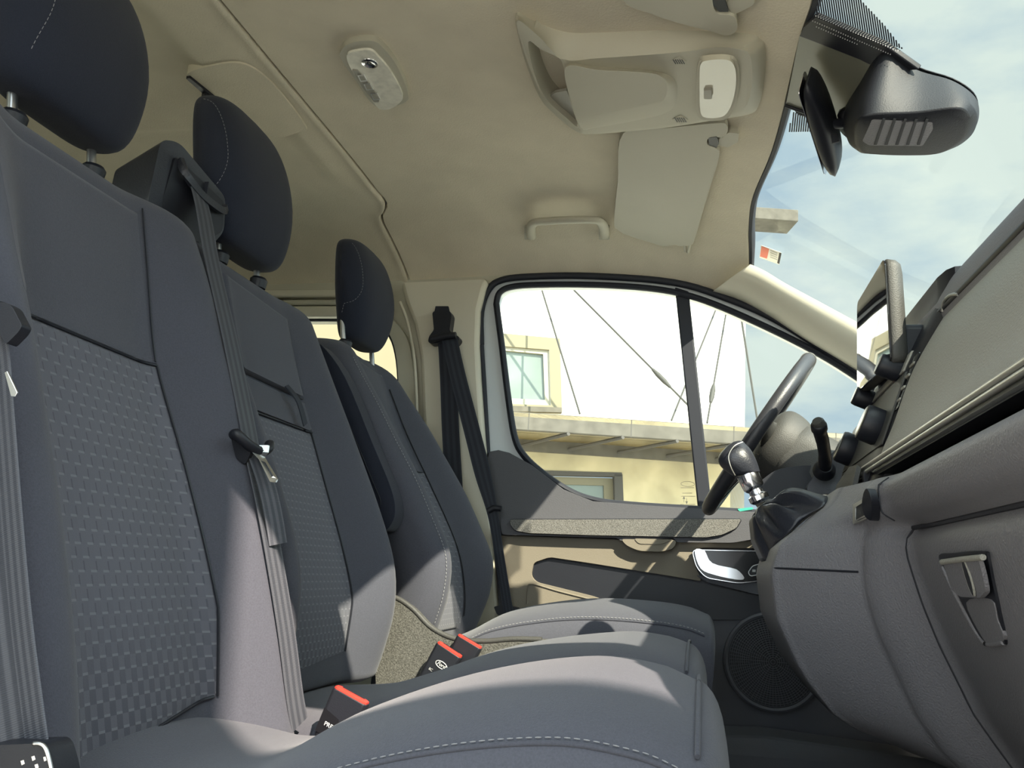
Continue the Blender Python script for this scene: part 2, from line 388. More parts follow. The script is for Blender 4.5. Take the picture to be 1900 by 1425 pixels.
def ceiling_geo(x0f, x1f, nx, zoff=0.0, ylist=None):
    ys = [YC - YH + 2 * YH * (0.5 - 0.5 * math.cos(math.pi * (j / 96))) for j in range(97)] if ylist is None else ylist
    rows = []
    for y in ys:
        a, b = x0f(y), x1f(y)
        rows.append([(a + (b - a) * i / nx, y, hl(a + (b - a) * i / nx, y) + zoff) for i in range(nx + 1)])
    return rows
r1 = ceiling_geo(lambda y: sinterp(SEAM, y) + .004, lambda y: sinterp(HEAD, y), 40)
for r in r1:                                                       # rolled hem at both ends
    x, y, z = r[0]; r.insert(0, (x - .003, y, z + .012))
    x, y, z = r[-1]; r.append((x + .006, y, z + .006)); r.append((x + .004, y, z + .02))
V, Fc = grid_geo(r1)
ceil = mk('ceiling', V, Fc, M['headliner'], angle=60); tag(ceil, 'beige cloth headliner over the front seats', kind='structure')
def rear_hl(X, Y):                                                 # rear panel with a raised pressed field
    z = hl(X, Y)
    g = max(0, min(1, (-1.02 - X) / .06)) * max(0, min(1, (1.62 - Y) / .12)) * .022
    g2 = max(0, min(1, (Y - 1.66) / .05)) * max(0, min(1, (-.95 - X) / .05)) * max(0, min(1, (1.98 - Y) / .05)) * 0.016
    return z + g * 1.0 + g2
ys = [YC - YH + 2 * YH * (0.5 - 0.5 * math.cos(math.pi * (j / 120))) for j in range(121)]
rows = []
for y in ys:
    b = sinterp(SEAM, y) - .004; xs = [b - .75 * (i / 60) for i in range(61)] + [-1.9, -2.3, -2.8]
    r = [(b + .001, y, hl(b, y) + .02), (b + .001, y, hl(b, y) - .002), (b - .006, y, hl(b, y) - .006), (b - .014, y, hl(b, y) - .003)]
    r += [(x, y, rear_hl(x, y)) for x in xs[2:]]
    rows.append(r)
V, Fc = grid_geo(rows)
rc = mk('ceiling_rear_panel', V, Fc, M['headliner'], angle=60); tag(rc, 'beige cloth headliner behind the seam, over the rear', kind='structure')
# outer roof skin so that daylight does not pass the lining
rows = []
for y in ys[::4]:
    rows.append([(x, y, hl(x, y) + .05) for x in np.linspace(-2.85, .085, 30)])
V, Fc = grid_geo(rows); rs = mk('trim_1', V, Fc, M['white_paint']); tag(rs, 'white roof skin', kind='structure')

fl = slab('floor', [(-2.85, .42, 0), (1.3, .42, 0), (1.3, 2.45, 0), (-2.85, 2.45, 0)], (0, 0, -.03), M['floor_carpet']); tag(fl, 'black floor covering of the cab', kind='structure')
wr = slab('wall_rear', [(-2.85, .42, 0), (-2.85, 2.45, 0), (-2.85, 2.45, 1.5), (-2.85, .42, 1.5)], (-.03, 0, 0), M['trim']); tag(wr, kind='structure')
fw = slab('wall_front', [(1.3, .42, 0), (1.3, 2.45, 0), (1.3, 2.45, .80), (1.3, .42, .80)], (.03, 0, 0), M['black']); tag(fw, kind='structure')

# driver-side body wall with door opening and rear window opening
DOOR_PX = [(893, 640), (893, 580), (906, 540), (930, 521), (985, 514), (1100, 513), (1250, 525), (1350, 555), (1450, 600), (1590, 690)]
YD = 2.37
door_top = ats(DOOR_PX, YD)
opening = smooth_path(door_top, 5, False) + [(.62, YD, .90), (.66, YD, .60), (.50, YD, .12), (-.50, YD, .08), (-.585, YD, .75)]
outer = [(-2.85, YD, -.05), (1.3, YD, -.05), (1.3, YD, .74), (.95, YD, .86), (.60, YD, 1.02), (.42, YD, 1.16), (.20, YD, 1.30), (.1, YD, 1.345), (-.05, YD, 1.39), (-.5, YD, 1.42), (-2.85, YD, 1.42)]
RW_PX = [(500, 594), (650, 594), (700, 600), (728, 625), (741, 670), (745, 740), (745, 830)]
rwo = smooth_path(ats(RW_PX, YD), 4, False) + [(-.93, YD, .85), (-1.9, YD, .85), (-1.95, YD, .95), (-1.95, YD, 1.17), (-1.9, YD, 1.232)]
wl_ = slab('wall_left', [outer, opening, rwo], (0, .05, 0), M['trim']); tag(wl_, 'inner body side beside the driver seat', kind='structure')
# passenger side: open doorway
near_outer = [(-2.85, .47, -.05), (1.3, .47, -.05), (1.3, .47, .74), (.95, .47, .86), (.60, .47, 1.02), (.42, .47, 1.16), (.20, .47, 1.30), (.1, .47, 1.345), (-.05, .47, 1.39), (-.5, .47, 1.44), (-2.85, .47, 1.44)]
near_open = fillet([(-.72, .47, .06), (-.78, .47, .80), (-.80, .47, 1.34), (-.55, .47, 1.385), (-.1, .47, 1.36), (.10, .47, 1.29), (.42, .47, 1.04), (.62, .47, .86), (.60, .47, .3), (.45, .47, .06)], .08)
near_rw = fillet([(-1.0, .47, .85), (-1.0, .47, 1.25), (-1.95, .47, 1.25), (-1.95, .47, .85)], .06)
wrt = slab('wall_right', [near_outer, near_open, near_rw], (0, -.05, 0), M['trim']); tag(wrt, 'body side around the open passenger doorway', kind='structure')

# upper rail, window surround and B pillar trim on the driver side
def trim_slab(n, px, Y, t, mat, bev=.004, r=0.0, lab=None, hole=None):
    P = ats(px, Y)
    if r: P = fillet(P, r)
    loops = [P] + ([hole] if hole else [])
    o = slab('trim_%d' % n, loops, (0, t, 0), mat, bevel=bev); return tag(o, lab, kind='structure')
trim_slab(2, [(742, 524), (905, 517), (899, 535), (889, 575), (887, 640), (890, 700), (897, 800), (905, 900), (915, 1010), (925, 1170), (740, 1170), (790, 900), (783, 760), (779, 660), (768, 600), (752, 560)], 2.335, .045, M['trim_light'], .012, lab='light grey B pillar trim behind the driver door')
# dark ring and pressed surround of the rear side window
ringo = ats([(480, 575), (655, 575), (715, 585), (752, 622), (766, 680), (770, 760), (770, 870)], 2.345)
ringo = smooth_path(ringo, 5, False) + [(-.86, 2.345, .80), (-2.0, 2.345, .80), (-2.0, 2.345, 1.25)]
o = slab('trim_3', [ringo, [(p[0], 2.345, p[2]) for p in rwo]], (0, .03, 0), M['trim'], bevel=.004); tag(o, 'pressed grey surround of the rear side window', kind='structure')
o = tube('trim_4', [(p[0], 2.36, p[2]) for p in rwo], .0085, M['rubber'], n=8, closed=True); tag(o, 'black rubber seal of the rear side window', kind='structure')
o = tube('trim_5', smooth_path(ats([(742, 560), (757, 600), (768, 660), (773, 740), (775, 860)], 2.335), 6, False), .0045, M['trim_light'], n=8); tag(o, kind='structure')
for i, (a, b, c, mt) in enumerate([(538, 551, 2.325, 'trim_light'), (556, 566, 2.335, 'trim'), (568, 588, 2.33, 'trim_light')]):
    p = at(600, a, Y=c)[2]; q = at(600, b, Y=c)[2]
    o = box('trim_%d' % (6 + i), ((-2.85 - .93) / 2, c + .01, (p + q) / 2), (1.92, .03, p - q), M[mt], bevel=.006); tag(o, 'pale roof rail above the rear side window', kind='structure')
g = slab('window_2', [(p[0], 2.39, p[2]) for p in rwo], (0, .004, 0), M['glass']); tag(g, 'rear side window glass', kind='structure')
g = slab('window_3', [(p[0], .45, p[2]) for p in near_rw], (0, .004, 0), M['glass']); tag(g, kind='structure')

# A pillar trim, driver side
up_ = [at(*p, Y=2.24) for p in [(1392, 490), (1420, 503), (1458, 526), (1521, 560), (1589, 597)]] + [(.60, 2.24, 1.05), (.95, 2.24, .85)]
lo_ = [at(*p, Y=2.36) for p in [(1322, 541), (1370, 556), (1426, 586), (1489, 627), (1589, 688)]] + [(.62, 2.36, .93), (.95, 2.36, .76)]
U2 = smooth_path(up_, 6, False); L2 = smooth_path(lo_, 6, False); rows = []
for a, b in zip(U2, L2):
    a = Vector(a); b = Vector(b); d = b - a
    nrm = Vector((0, -1, 0)) * .9 + Vector((-.3, 0, -.5)); nrm.normalize(); rows_ = [tuple(a + Vector((0.0, .04, .004)))]
    for k in range(11):
        t = k / 10; rows_.append(tuple(a + d * t + nrm * .028 * math.sin(math.pi * t) ** .7))
    rows_.append(tuple(b + Vector((0, .03, 0)))); rows.append(rows_)
V, Fc = grid_geo(rows); o = mk('trim_9', V, Fc, M['trim_light'], angle=70); tag(o, 'beige trim along the A pillar beside the windscreen', kind='structure')
# passenger side A pillar (same pressing mirrored)
V2 = [(x, 2 * YC - y, z) for x, y, z in V]; o = mk('trim_10', V2, Fc, M['trim_light'], angle=70); tag(o, 'beige trim along the A pillar beside the open door', kind='structure')
# corner where headliner meets the pillar
cor = [at(*p, Y=2.30) for p in [(1340, 528)]]

# windscreen
def wsz(X): return 1.40 - .60 * (X - .14)
ws = slab('window_1', [(.08, .45, wsz(.08)), (.08, 2.43, wsz(.08)), (1.0, 2.43, wsz(1.0)), (1.0, .45, wsz(1.0))], (0.002, 0, .005), M['windscreen']); tag(ws, 'laminated windscreen above the dashboard', kind='structure')
# black enamel edge along the header and the driver side
hd = [(1512, -60), (1512, 0), (1481, 72), (1456, 200), (1430, 290), (1396, 370), (1388, 430), (1391, 478), (1400, 497)]
hp = []
for p in hd:
    q = at(*p, Y=1.5); k = q
    # intersect the ray with the windscreen plane
    d = _M @ np.array([(p[0] - CX) / F, (p[1] - CY) / F, 1.0]); t = (1.395 + .6 * .14 - .6 * CAM[0] - CAM[2]) / (d[2] + .6 * d[0]); hp.append(tuple(float(v) for v in CAM + d * t))
def wsp(px, py, off=0.006):
    d = _M @ np.array([(px - CX) / F, (py - CY) / F, 1.0]); t = (1.40 - off + .6 * .14 - .6 * CAM[0] - CAM[2]) / (d[2] + .6 * d[0]); return tuple(float(v) for v in CAM + d * t)
band0 = [wsp(*p) for p in smooth_path([(x, y, 0) for x, y in hd], 5, False) for p in [(p[0], p[1])]]
edge = [wsp(p[0] + 9, p[1] + (-3 if p[1] > 400 else 2)) for p in smooth_path([(x, y, 0) for x, y in hd], 5, False)]
edge2 = [wsp(p[0] - 14, p[1]+4) for p in smooth_path([(x, y, 0) for x, y in hd], 5, False)]
yy_ = list(np.linspace(.52, 2.26, 60)); rows = []
for y in yy_:
    x = sinterp(HEAD, y); z = hl(x, y); zt = 1.40 - .60 * (x + .012 - .142) - .004
    rows.append([(x + .002, y, z + .015), (x + .003, y, z), (x + .010, y, z - .003), (x + .015, y, z + .003), (x + .018, y, max(z + .01, zt)), (x + .004, y, max(z + .012, zt + .004))])
V, Fc = grid_geo(rows, True, True, True)
o = mk('trim_11', V, Fc, M['rubber'], angle=50); tag(o, 'black enamel band along the windscreen edge', kind='structure')

# ------------------------------------------------------------------ driver door
door = empty('door_1', (0, 2.37, .1)); tag(door, 'driver door seen from inside', kind='structure')
GL_PX = [(922, 565), (928, 545), (950, 534), (1000, 530), (1100, 530), (1200, 536), (1270, 548), (1340, 572), (1450, 622), (1540, 670), (1620, 722)]
gl_top = smooth_path(ats(GL_PX, 2.38), 5, False)
gl_bot = smooth_path(ats([(1500, 957), (1400, 952), (1290, 945), (1180, 938), (1110, 930), (1060, 913), (1010, 880), (975, 848), (957, 815), (945, 745), (932, 640)], 2.38), 5, False)
gl = gl_top + [(.60, 2.38, .92), (.56, 2.38, .76), (.45, 2.38, .68)] + gl_bot
dop = [(p[0] * .995, 2.378, p[2] - .004) for p in opening]
slab('door_frame', [dop, gl], (0, .045, 0), M['white_paint'], door)
slab('window_glass', [(p[0], 2.40, p[2]) for p in gl], (0, .004, 0), M['glass'], door)
tube('window_seal', [(p[0], 2.372, p[2]) for p in gl], .0095, M['rubber'], door, n=8, closed=True, flat=1.2)
gs = [(p[0], 2.366, p[2]) for p in opening]
tube('door_seal', gs[:-5], .010, M['rubber'], door, n=10)
tube('door_seal', [at(893, 640, Y=2.366), at(899, 740, Y=2.366), at(906, 860, Y=2.366), at(916, 990, Y=2.366), at(930, 1120, Y=2.366)], .008, M['rubber'], door, n=10)
# sweep of the frame between the two seals
dv = ats([(1252, 532), (1278, 540), (1322, 955), (1296, 955)], 2.375); slab('window_divider', dv, (0, .02, 0), M['rubber'], door, bevel=.004)
# door trim
Yb = 2.345
dl = ats([(905, 850), (908, 838), (925, 835), (945, 840), (985, 862), (1045, 908), (1100, 930), (1200, 938), (1300, 944), (1420, 952), (1560, 955)], Yb)
dlo = dl + [(.50, Yb, .70), (.56, Yb, .5), (.48, Yb, .13), (-.46, Yb, .10)] + ats([(930, 1180), (918, 1020)], Yb)
slab('trim_panel', dlo, (0, .03, 0), M['door_dark'], door, bevel=.006)
beige = ats([(921, 993), (1150, 1001), (1430, 1004), (1440, 1018), (1300, 1016), (1284, 1024), (1290, 1050), (1303, 1079), (1250, 1070), (1100, 1046), (1020, 1034), (990, 1044), (985, 1068), (995, 1080), (1100, 1106), (1150, 1124), (1200, 1160), (940, 1170), (928, 1080)], 2.328)
slab('lower_panel', fillet(beige, .01, 3), (0, .02, 0), M['door_beige'], door, bevel=.004)
tube('panel_crease', smooth_path(ats([(978, 1120), (980, 1090), (990, 1084), (1040, 1098), (1120, 1118)], 2.327), 6, False), .0022, M['door_beige'], door, n=8)
# storage pocket: dark hollow
pk = ats([(992, 1042), (1030, 1038), (1200, 1066), (1300, 1082), (1430, 1110), (1430, 1150), (1300, 1150), (1150, 1128), (1000, 1086), (986, 1064)], 2.338)
slab('storage_pocket', fillet(pk, .012), (0, .03, 0), M['black'], door, bevel=.003)
# lip of the pocket running under the handle
slab('pocket_lip', fillet(ats([(1290, 1066), (1310, 1080), (1400, 1102), (1480, 1120), (1480, 1075), (1440, 1068), (1420, 1078), (1350, 1082)], 2.322), .01), (0, .02, 0), M['door_dark'], door, bevel=.004)
# arm rest
arm = ats([(928, 962), (1150, 961), (1390, 961), (1420, 966), (1440, 975), (1400, 1000), (1360, 1007), (1255, 1006), (1250, 998), (1153, 1004), (1145, 998), (930, 992)], 2.305)
slab('armrest', fillet(arm, .012), (0, .045, 0), M['door_dark'], door, bevel=.006, segs=3)
ins = fillet(ats([(946, 964), (1376, 963), (1366, 980), (1340, 992), (1310, 997), (1100, 993), (980, 989), (955, 984), (947, 974)], 2.296), .008)
slab('armrest_pad', ins, (0, .02, 0), M['door_cloth'], door, bevel=.004, segs=3)
tube('armrest_groove', [(p[0], 2.303, p[2]) for p in ins], .0022, M['black'], door, n=6, closed=True)
# pull cup
cup = fillet(ats([(1152, 1000), (1256, 1002), (1250, 1018), (1225, 1024), (1185, 1022), (1162, 1012)], 2.300), .012)
slab('pull_cup', cup, (0, .03, 0), M['door_beige'], door, bevel=.006, segs=3)
slab('pull_cup_hollow', fillet(ats([(1176, 999), (1250, 1001), (1225, 1010), (1185, 1009)], 2.298), .008), (0, .01, 0), M['door_beige'], door, bevel=.001)
# latch handle in a gloss bezel
bz = fillet(ats([(1284, 1020), (1420, 1023), (1440, 1040), (1434, 1060), (1408, 1078), (1370, 1082), (1310, 1072), (1292, 1052)], 2.318), .014)
slab('handle_bezel', bz, (0, .012, 0), M['black_gloss'], door, bevel=.003)
tube('bezel_edge', [(p[0], 2.317, p[2]) for p in bz], .0018, M['chrome'], door, n=6, closed=True)
hnd = smooth_path(ats([(1289, 1021), (1307, 1022), (1322, 1045), (1365, 1056), (1381, 1072), (1370, 1076), (1330, 1068), (1300, 1055)], 2.300), 4)
slab('door_handle', hnd, (0, .014, 0), M['chrome'], door, bevel=.004, segs=3)
sw = fillet(ats([(1388, 1062), (1396, 1050), (1414, 1045), (1419, 1052), (1408, 1066), (1392, 1069)], 2.312), .006)
swo = slab('lock_switch', sw, (0, .008, 0), M['black'], door, bevel=.002)
tube('switch_edge', [(p[0], 2.311, p[2]) for p in sw], .0012, M['steel'], swo, n=6, closed=True)
for q in ((1399, 1059), (1409, 1052)):
    c = at(*q, Y=2.3105); slab('switch_symbol', [(c[0] - .004, c[1], c[2] - .003), (c[0] + .004, c[1], c[2] - .003), (c[0] + .004, c[1], c[2] + .003), (c[0] - .004, c[1], c[2] + .003)], (0, .001, 0), M['grey_print'], swo)
# loudspeaker grille
sc_c = at(1434, 1228, Y=2.325); R_ = .108
spk = lathe('speaker_ring', sc_c, (0, -1, 0), [(-.01, R_ + .012), (.004, R_ + .011), (.007, R_ + .006), (.004, R_), (-.01, R_)], M['door_dark'], door, n=64)
lathe('speaker_backing', (sc_c[0], sc_c[1] + .004, sc_c[2]), (0, -1, 0), [(-.004, R_), (0, R_), (.0005, .01)], M['black'], door, n=48)
geos = []
for k in range(1, 21): geos.append(tube_geo([(sc_c[0] + math.cos(a) * R_ * k / 20.5, sc_c[1] - .004, sc_c[2] + math.sin(a) * R_ * k / 20.5) for a in [2 * math.pi * i / 64 for i in range(64)]], .0010, 5, closed=True))
for k in range(72):
    a = 2 * math.pi * k / 72; r0 = .012 if k % 6 == 0 else (.03 if k % 2 == 0 else .055)
    geos.append(tube_geo([(sc_c[0] + math.cos(a) * r, sc_c[1] - .0042, sc_c[2] + math.sin(a) * r) for r in (r0, R_ * .5 + r0 * .5, R_ - .002)], .0009, 4, up=(0, 1, 0)))
V, Fc = join_geo(*geos); mk('speaker_grille', V, Fc, M['door_dark'], door)
# sill step below the door
slab('sill_step', [(-.6, 2.20, .05), (.7, 2.12, .05), (.7, 2.12, .17), (.15, 2.2, .18), (-.6, 2.22, .12)], (0, .14, 0), M['door_dark'], door, bevel=.008)
# window etch marks and little teal sticker
etch = []
for (x0, y0, x1, y1) in [(1263, 905, 1288, 905), (1266, 915, 1284, 915), (1264, 921, 1290, 921), (1262, 936, 1290, 936), (1269, 924, 1269, 932), (1274, 924, 1274, 932)]:
    etch.append(tube_geo([at(x0, y0, Y=2.397), at((x0 + x1) / 2, (y0 + y1) / 2, Y=2.397), at(x1, y1, Y=2.397)], .0007, 5, up=(0, 1, 0.1)))
c = at(1276, 898, Y=2.397); etch.append(tube_geo([(c[0] + .018 * math.cos(a), c[1], c[2] + .007 * math.sin(a)) for a in [i * math.pi / 12 for i in range(24)]], .0006, 5, closed=True))
for q, s in (((1269, 923), 1), ((1274, 933), -1)):
    c = at(*q, Y=2.397); etch.append(slab_geo([(c[0] - .0035, c[1], c[2] - .004 * s), (c[0] + .0035, c[1], c[2] - .004 * s), (c[0], c[1], c[2] + .004 * s)], (0, .0005, 0)))
V, Fc = join_geo(*etch); mk('glass_marking', V, Fc, M['mark'], door, smooth=False)
slab('sticker', fillet(ats([(1368, 944), (1396, 941), (1398, 945), (1372, 949)], 2.36), .004), (0, .001, 0), M['green'], door)
# ------------------------------------------------------------------ seats
def sstep(a, b, x):
    t = max(0.0, min(1.0, (x - a) / (b - a))); return t * t * (3 - 2 * t)
class Back:
    """backrest: explicit front surface plus closed body"""
    def __init__(s, yc, w, bol, face, T, b0=.45, b1=.84, er=.035, rt=.035, wtab=None):
        s.yc, s.w, s.bol, s.face, s.T, s.b0, s.b1, s.er, s.rt = yc, w, bol, face, T, b0, b1, er, rt
        s.wtab = wtab or [(0, w), (2, w)]
        s.z0 = bol[0][0]; s.z1 = bol[-1][0]
    def W(s, z): return sinterp(s.wtab, z)
    def front(s, a, z):
        xf = sinterp(s.face, z); xb = sinterp(s.bol, z); x = xf + (xb - xf) * sstep(s.b0, s.b1, abs(a))
        k = max(0, (abs(a) - s.b1) / (1 - s.b1)); return x - s.er * (1 - math.sqrt(max(0, 1 - k ** 2.2)))
    def ring(s, z, inset=0.0):
        w = s.W(z) - inset; pts = []; n = 44
        aa = [math.sin(math.pi / 2 * (2 * i / n - 1)) for i in range(n + 1)]
        xf0 = sinterp(s.face, z) - s.T
        for a in aa:
            x = s.front(a, z) - inset; pts.append((x, s.yc + a * w, z))
        for a in [.97, .9, .6, .2, -.2, -.6, -.9, -.97]:
            k = max(0, (abs(a) - .8) / .2); pts.append((xf0 + inset + .03 * (1 - math.sqrt(max(0, 1 - k * k))), s.yc + a * w, z))
        return pts
    def mesh(s, name, mat, parent):
        zs = list(np.linspace(s.z0 + .02, s.z1 - s.rt, 34)); rows = []
        for f in (.0, .45, .8): rows.append([(x, y, s.z0 + .02 * f) for x, y, z in s.ring(s.z0 + .02, .02 * (1 - math.sqrt(1 - (1 - f) ** 2)))])
        for z in zs: rows.append(s.ring(z))
        for k in range(1, 8):
            ph = math.pi / 2 * k / 7.3; zz = s.z1 - s.rt + s.rt * math.sin(ph)
            rows.append([(x, y, zz) for x, y, z in s.ring(zz, s.rt * (1 - math.cos(ph)))])
        V, Fc = grid_geo(rows, True, True, True); return mk(name, V, Fc, mat, parent, angle=60)
    def P(s, a, z, off=0.0): return (s.front(a, z) + off, s.yc + a * s.W(z), z)
    def panel(s, name, mat, parent, left, right, top, bot, off=.0025, nz=40, ny=24, depth=.008, inset=.004):
        """left/right: a(z) as tables; top/bot: z(a-fraction) tables"""
        rows = []
        for j in range(-1, nz + 2):
            tj = min(max(j, 0), nz) / nz; row = []
            for i in range(-1, ny + 2):
                ti = min(max(i, 0), ny) / ny
                zb = interp(bot, ti); zt = interp(top, ti); z = zb + (zt - zb) * tj
                a = interp(left, z) * (1 - ti) + interp(right, z) * ti
                edge = (j in (-1, nz + 1)) or (i in (-1, ny + 1)); e2 = (j in (0, nz)) or (i in (0, ny))
                row.append(s.P(a, z, -depth if edge else (off * .3 if e2 else off)))
            rows.append(row)
        V, Fc = grid_geo(rows); return mk(name, V, Fc, mat, parent, angle=75)
def headrest(name, parent, yc, w, z0, z1, xf, xb, mat, lean=.2, wt=.93, wb=.86):
    """xf/xb: front and back x at mid height"""
    rows = []; n = 40; m = 26; zm = (z0 + z1) / 2
    for j in range(m + 1):
        ph = -math.pi / 2 + math.pi * j / m
        sz = math.copysign(abs(math.sin(ph)) ** .80, math.sin(ph)); q = max(1e-3, 1 - abs(sz) ** 6.0) ** (1 / 6.0)
        z = zm + (z1 - z0) / 2 * sz
        t = (sz + 1) / 2; ww = w * (wb + (1 - wb) * sstep(0, .55, t)) * (1 - (1 - wt) * sstep(.6, 1, t))
        c = (xf + xb) / 2 - (z - zm) * lean + .018 * (1 - (2 * t - .9) ** 2); th = (xf - xb) / 2 * (.82 + .18 * math.sin(math.pi * min(1, t * 1.05)))
        row = []
        for i in range(n):
            a = 2 * math.pi * i / n; ca, sa = math.cos(a), math.sin(a)
            y = ww * q * math.copysign(abs(ca) ** .42, ca); x = th * q * math.copysign(abs(sa) ** .75, sa)
            x += -.012 * (y / w) ** 2 if sa > 0 else 0
            row.append((c + x, yc + y, z))
        rows.append(row)
    V, Fc = grid_geo(rows, True, True, True); h = mk(name, V, Fc, mat, parent, angle=80)
    h['_c'] = 0; del h['_c']
    def surf(y, z, side=None):
        sz = (z - zm) / ((z1 - z0) / 2); sz = max(-1, min(1, sz)); q = max(1e-3, 1 - abs(sz) ** 6.0) ** (1 / 6.0)
        t = (sz + 1) / 2; ww = w * (wb + (1 - wb) * sstep(0, .55, t)) * (1 - (1 - wt) * sstep(.6, 1, t))
        c = (xf + xb) / 2 - (z - zm) * lean + .018 * (1 - (2 * t - .9) ** 2); th = (xf - xb) / 2 * (.82 + .18 * math.sin(math.pi * min(1, t * 1.05)))
        u = max(-1, min(1, y / (ww * q))); ca = abs(u) ** (1 / .42); sa = math.sqrt(max(0, 1 - ca * ca)); x = th * q * sa ** .75 - .012 * (y / w) ** 2
        return (c + x + .0006, yc + y, z)
    return h, surf
def cushion(name, parent, yc, w, prof, zb, mat, crown=.02, p=5.0, xr=-.66, fr=.05, side_drop=0.0, xedge=.0):
    """prof: z over x of the crown line; rows run across the seat"""
    xs = [xr + (prof[-1][0] - xr) * i / 44 for i in range(45)]; x1 = prof[-1][0]
    rows = []
    aa = [math.sin(math.pi / 2 * (2 * i / 48 - 1)) for i in range(49)]
    def top(a, x): return sinterp(prof, x) - crown * a * a
    for a in aa:
        k = max(0.0, 1 - abs(a) ** p) ** (1 / p); k = max(k, .001); row = []
        for x in xs:
            z = zb + (top(a, x) - zb) * (.35 + .65 * k) - (0 if k > .3 else 0)
            row.append((x - xedge * (1 - k), yc + a * w, z))
        zf = row[-1][2]; xe = row[-1][0]
        for i in range(1, 8):
            ph = math.pi / 2 * i / 7; row.append((xe + fr * math.sin(ph) * (.3 + .7 * k) * .55, yc + a * w, zf - fr * (1 - math.cos(ph))))
        row.append((xe - .01, yc + a * w, zb)); row.append((xr, yc + a * w, zb))
        rows.append(row)
    V, Fc = grid_geo(rows, True, True, True); return mk(name, V, Fc, mat, parent, angle=60), lambda a, x: (x, yc + a * w, zb + (top(a, x) - zb) * (.35 + .65 * max(0.0, 1 - abs(a) ** p) ** (1 / p)) + .001)

# double passenger bench
bench = empty('passenger_bench', (-.3, 1.16, .02))
tag(bench, 'charcoal double passenger bench with two headrests and a fold-down tray panel', 'seat')
bolP = [(.265, -.515), (.30, -.526), (.414, -.552), (.53, -.587), (.62, -.620), (.731, -.661), (.821, -.701), (.933, -.749), (1.010, -.786), (1.034, -.796)]
faceP = [(.265, -.585), (.33, -.600), (.47, -.640), (.62, -.695), (.77, -.758), (.90, -.790), (1.034, -.820)]
bolM = [(.30, -.60), (.35, -.585), (.431, -.570), (.512, -.577), (.605, -.612), (.775, -.695), (.887, -.752), (1.003, -.81), (1.032, -.823)]
faceM = [(.30, -.620), (.43, -.625), (.52, -.650), (.685, -.715), (.82, -.768), (.90, -.795), (1.032, -.833)]
BP = Back(.915, .243, bolP, faceP, .11, b0=.40, b1=.86)
BM = Back(1.405, .240, bolM, faceM, .11, b0=.45, b1=.86)
bp = BP.mesh('backrest', M['fabric_side'], bench)
bm_ = BM.mesh('backrest', M['fabric_side'], bench)
INL, INR = -.49, .50
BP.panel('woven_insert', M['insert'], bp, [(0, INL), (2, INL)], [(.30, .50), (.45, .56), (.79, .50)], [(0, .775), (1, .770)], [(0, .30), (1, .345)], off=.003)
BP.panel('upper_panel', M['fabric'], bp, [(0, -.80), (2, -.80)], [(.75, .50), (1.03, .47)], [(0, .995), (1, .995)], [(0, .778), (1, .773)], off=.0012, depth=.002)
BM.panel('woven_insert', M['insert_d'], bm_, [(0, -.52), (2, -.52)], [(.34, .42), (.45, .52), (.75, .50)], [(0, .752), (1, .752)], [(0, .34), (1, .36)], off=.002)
fp = BM.panel('tray_flap', M['fabric'], bm_, [(0, -.60), (2, -.60)], [(.75, .52), (1.0, .44)], [(0, .992), (1, .978)], [(0, .822), (1, .818)], off=.013, depth=.004)
fb = BM.panel('tray_band', M['fabric'], bm_, [(0, -.56), (2, -.56)], [(.75, .52), (1.0, .50)], [(0, .816), (1, .812)], [(0, .758), (1, .756)], off=.006)
# seams
def seam(B, pts, parent, r=.0016, mat='black'):
    P = [B.P(a, z, .0035) for a, z in pts]; return tube('seam', P, r, M[mat], parent, n=6)
seam(BP, [(INL + (.50 - INL) * t / 20, .775 - .005 * t / 20) for t in range(21)], bp, .0022)
seam(BP, [(.50 + .0 * t, .775 + .23 * t / 12) for t in range(13)], bp, .0013)
seam(BP, [(interp([(.30, .50), (.45, .56), (.79, .50)], .345 + .425 * t / 24), .345 + .425 * t / 24) for t in range(25)], bp, .0018)
seam(BP, [(INL + .99 * t / 20, .30 + .045 * t / 20) for t in range(21)], bp, .002)
seam(BM, [(interp([(.34, .42), (.45, .52), (.75, .50)], .36 + .40 * t / 24), .36 + .40 * t / 24) for t in range(25)], bm_, .0016)
seam(BM, [(-.56 + 1.07 * t / 20, .7545) for t in range(21)], bm_, .0018)
# pull strap of the flap
q0 = BM.P(.10, .826, .020); q1 = BM.P(.16, .800, .030); q2 = BM.P(.26, .760, .022)
ribbon('pull_strap', [q0, q1, q2], (0, 1, .25), .016, M['belt_dark'], bm_, thick=.002)

def post(parent, x, y, z0, z1, lean=-.16):
    o = tube('headrest_post', [(x - lean * (z0 - z1) * 0 + lean * 0, y, z0), (x + lean * (z1 - z0) * .5, y, (z0 + z1) / 2), (x + lean * (z1 - z0), y, z1)], .0065, M['steel'], parent, n=16, up=(0, 1, 0))
    g = []
    for k in range(2): g.append(box_geo((x + .004, y, z0 + (z1 - z0) * (.35 + .25 * k)), (.006, .006, .0018)))
    return o
def collar(parent, x, y, z): return lathe('post_collar', (x, y, z), (.1, 0, 1), [(-.012, .016), (.004, .017), (.009, .013), (.010, .007)], M['black'], parent, 24)
hP, sP = headrest('headrest', bench, .915, .142, 1.075, 1.350, -.828, -.935, M['headrest'], lean=.12)
hM, sM = headrest('headrest', bench, 1.405, .142, 1.065, 1.355, -.832, -.940, M['headrest'], lean=.14)
for yy, hh in ((.840, hP), (.990, hP), (1.332, hM), (1.475, hM)):
    post(hh, -.862, yy, 1.03, 1.125); collar(hh, -.861, yy, 1.043)
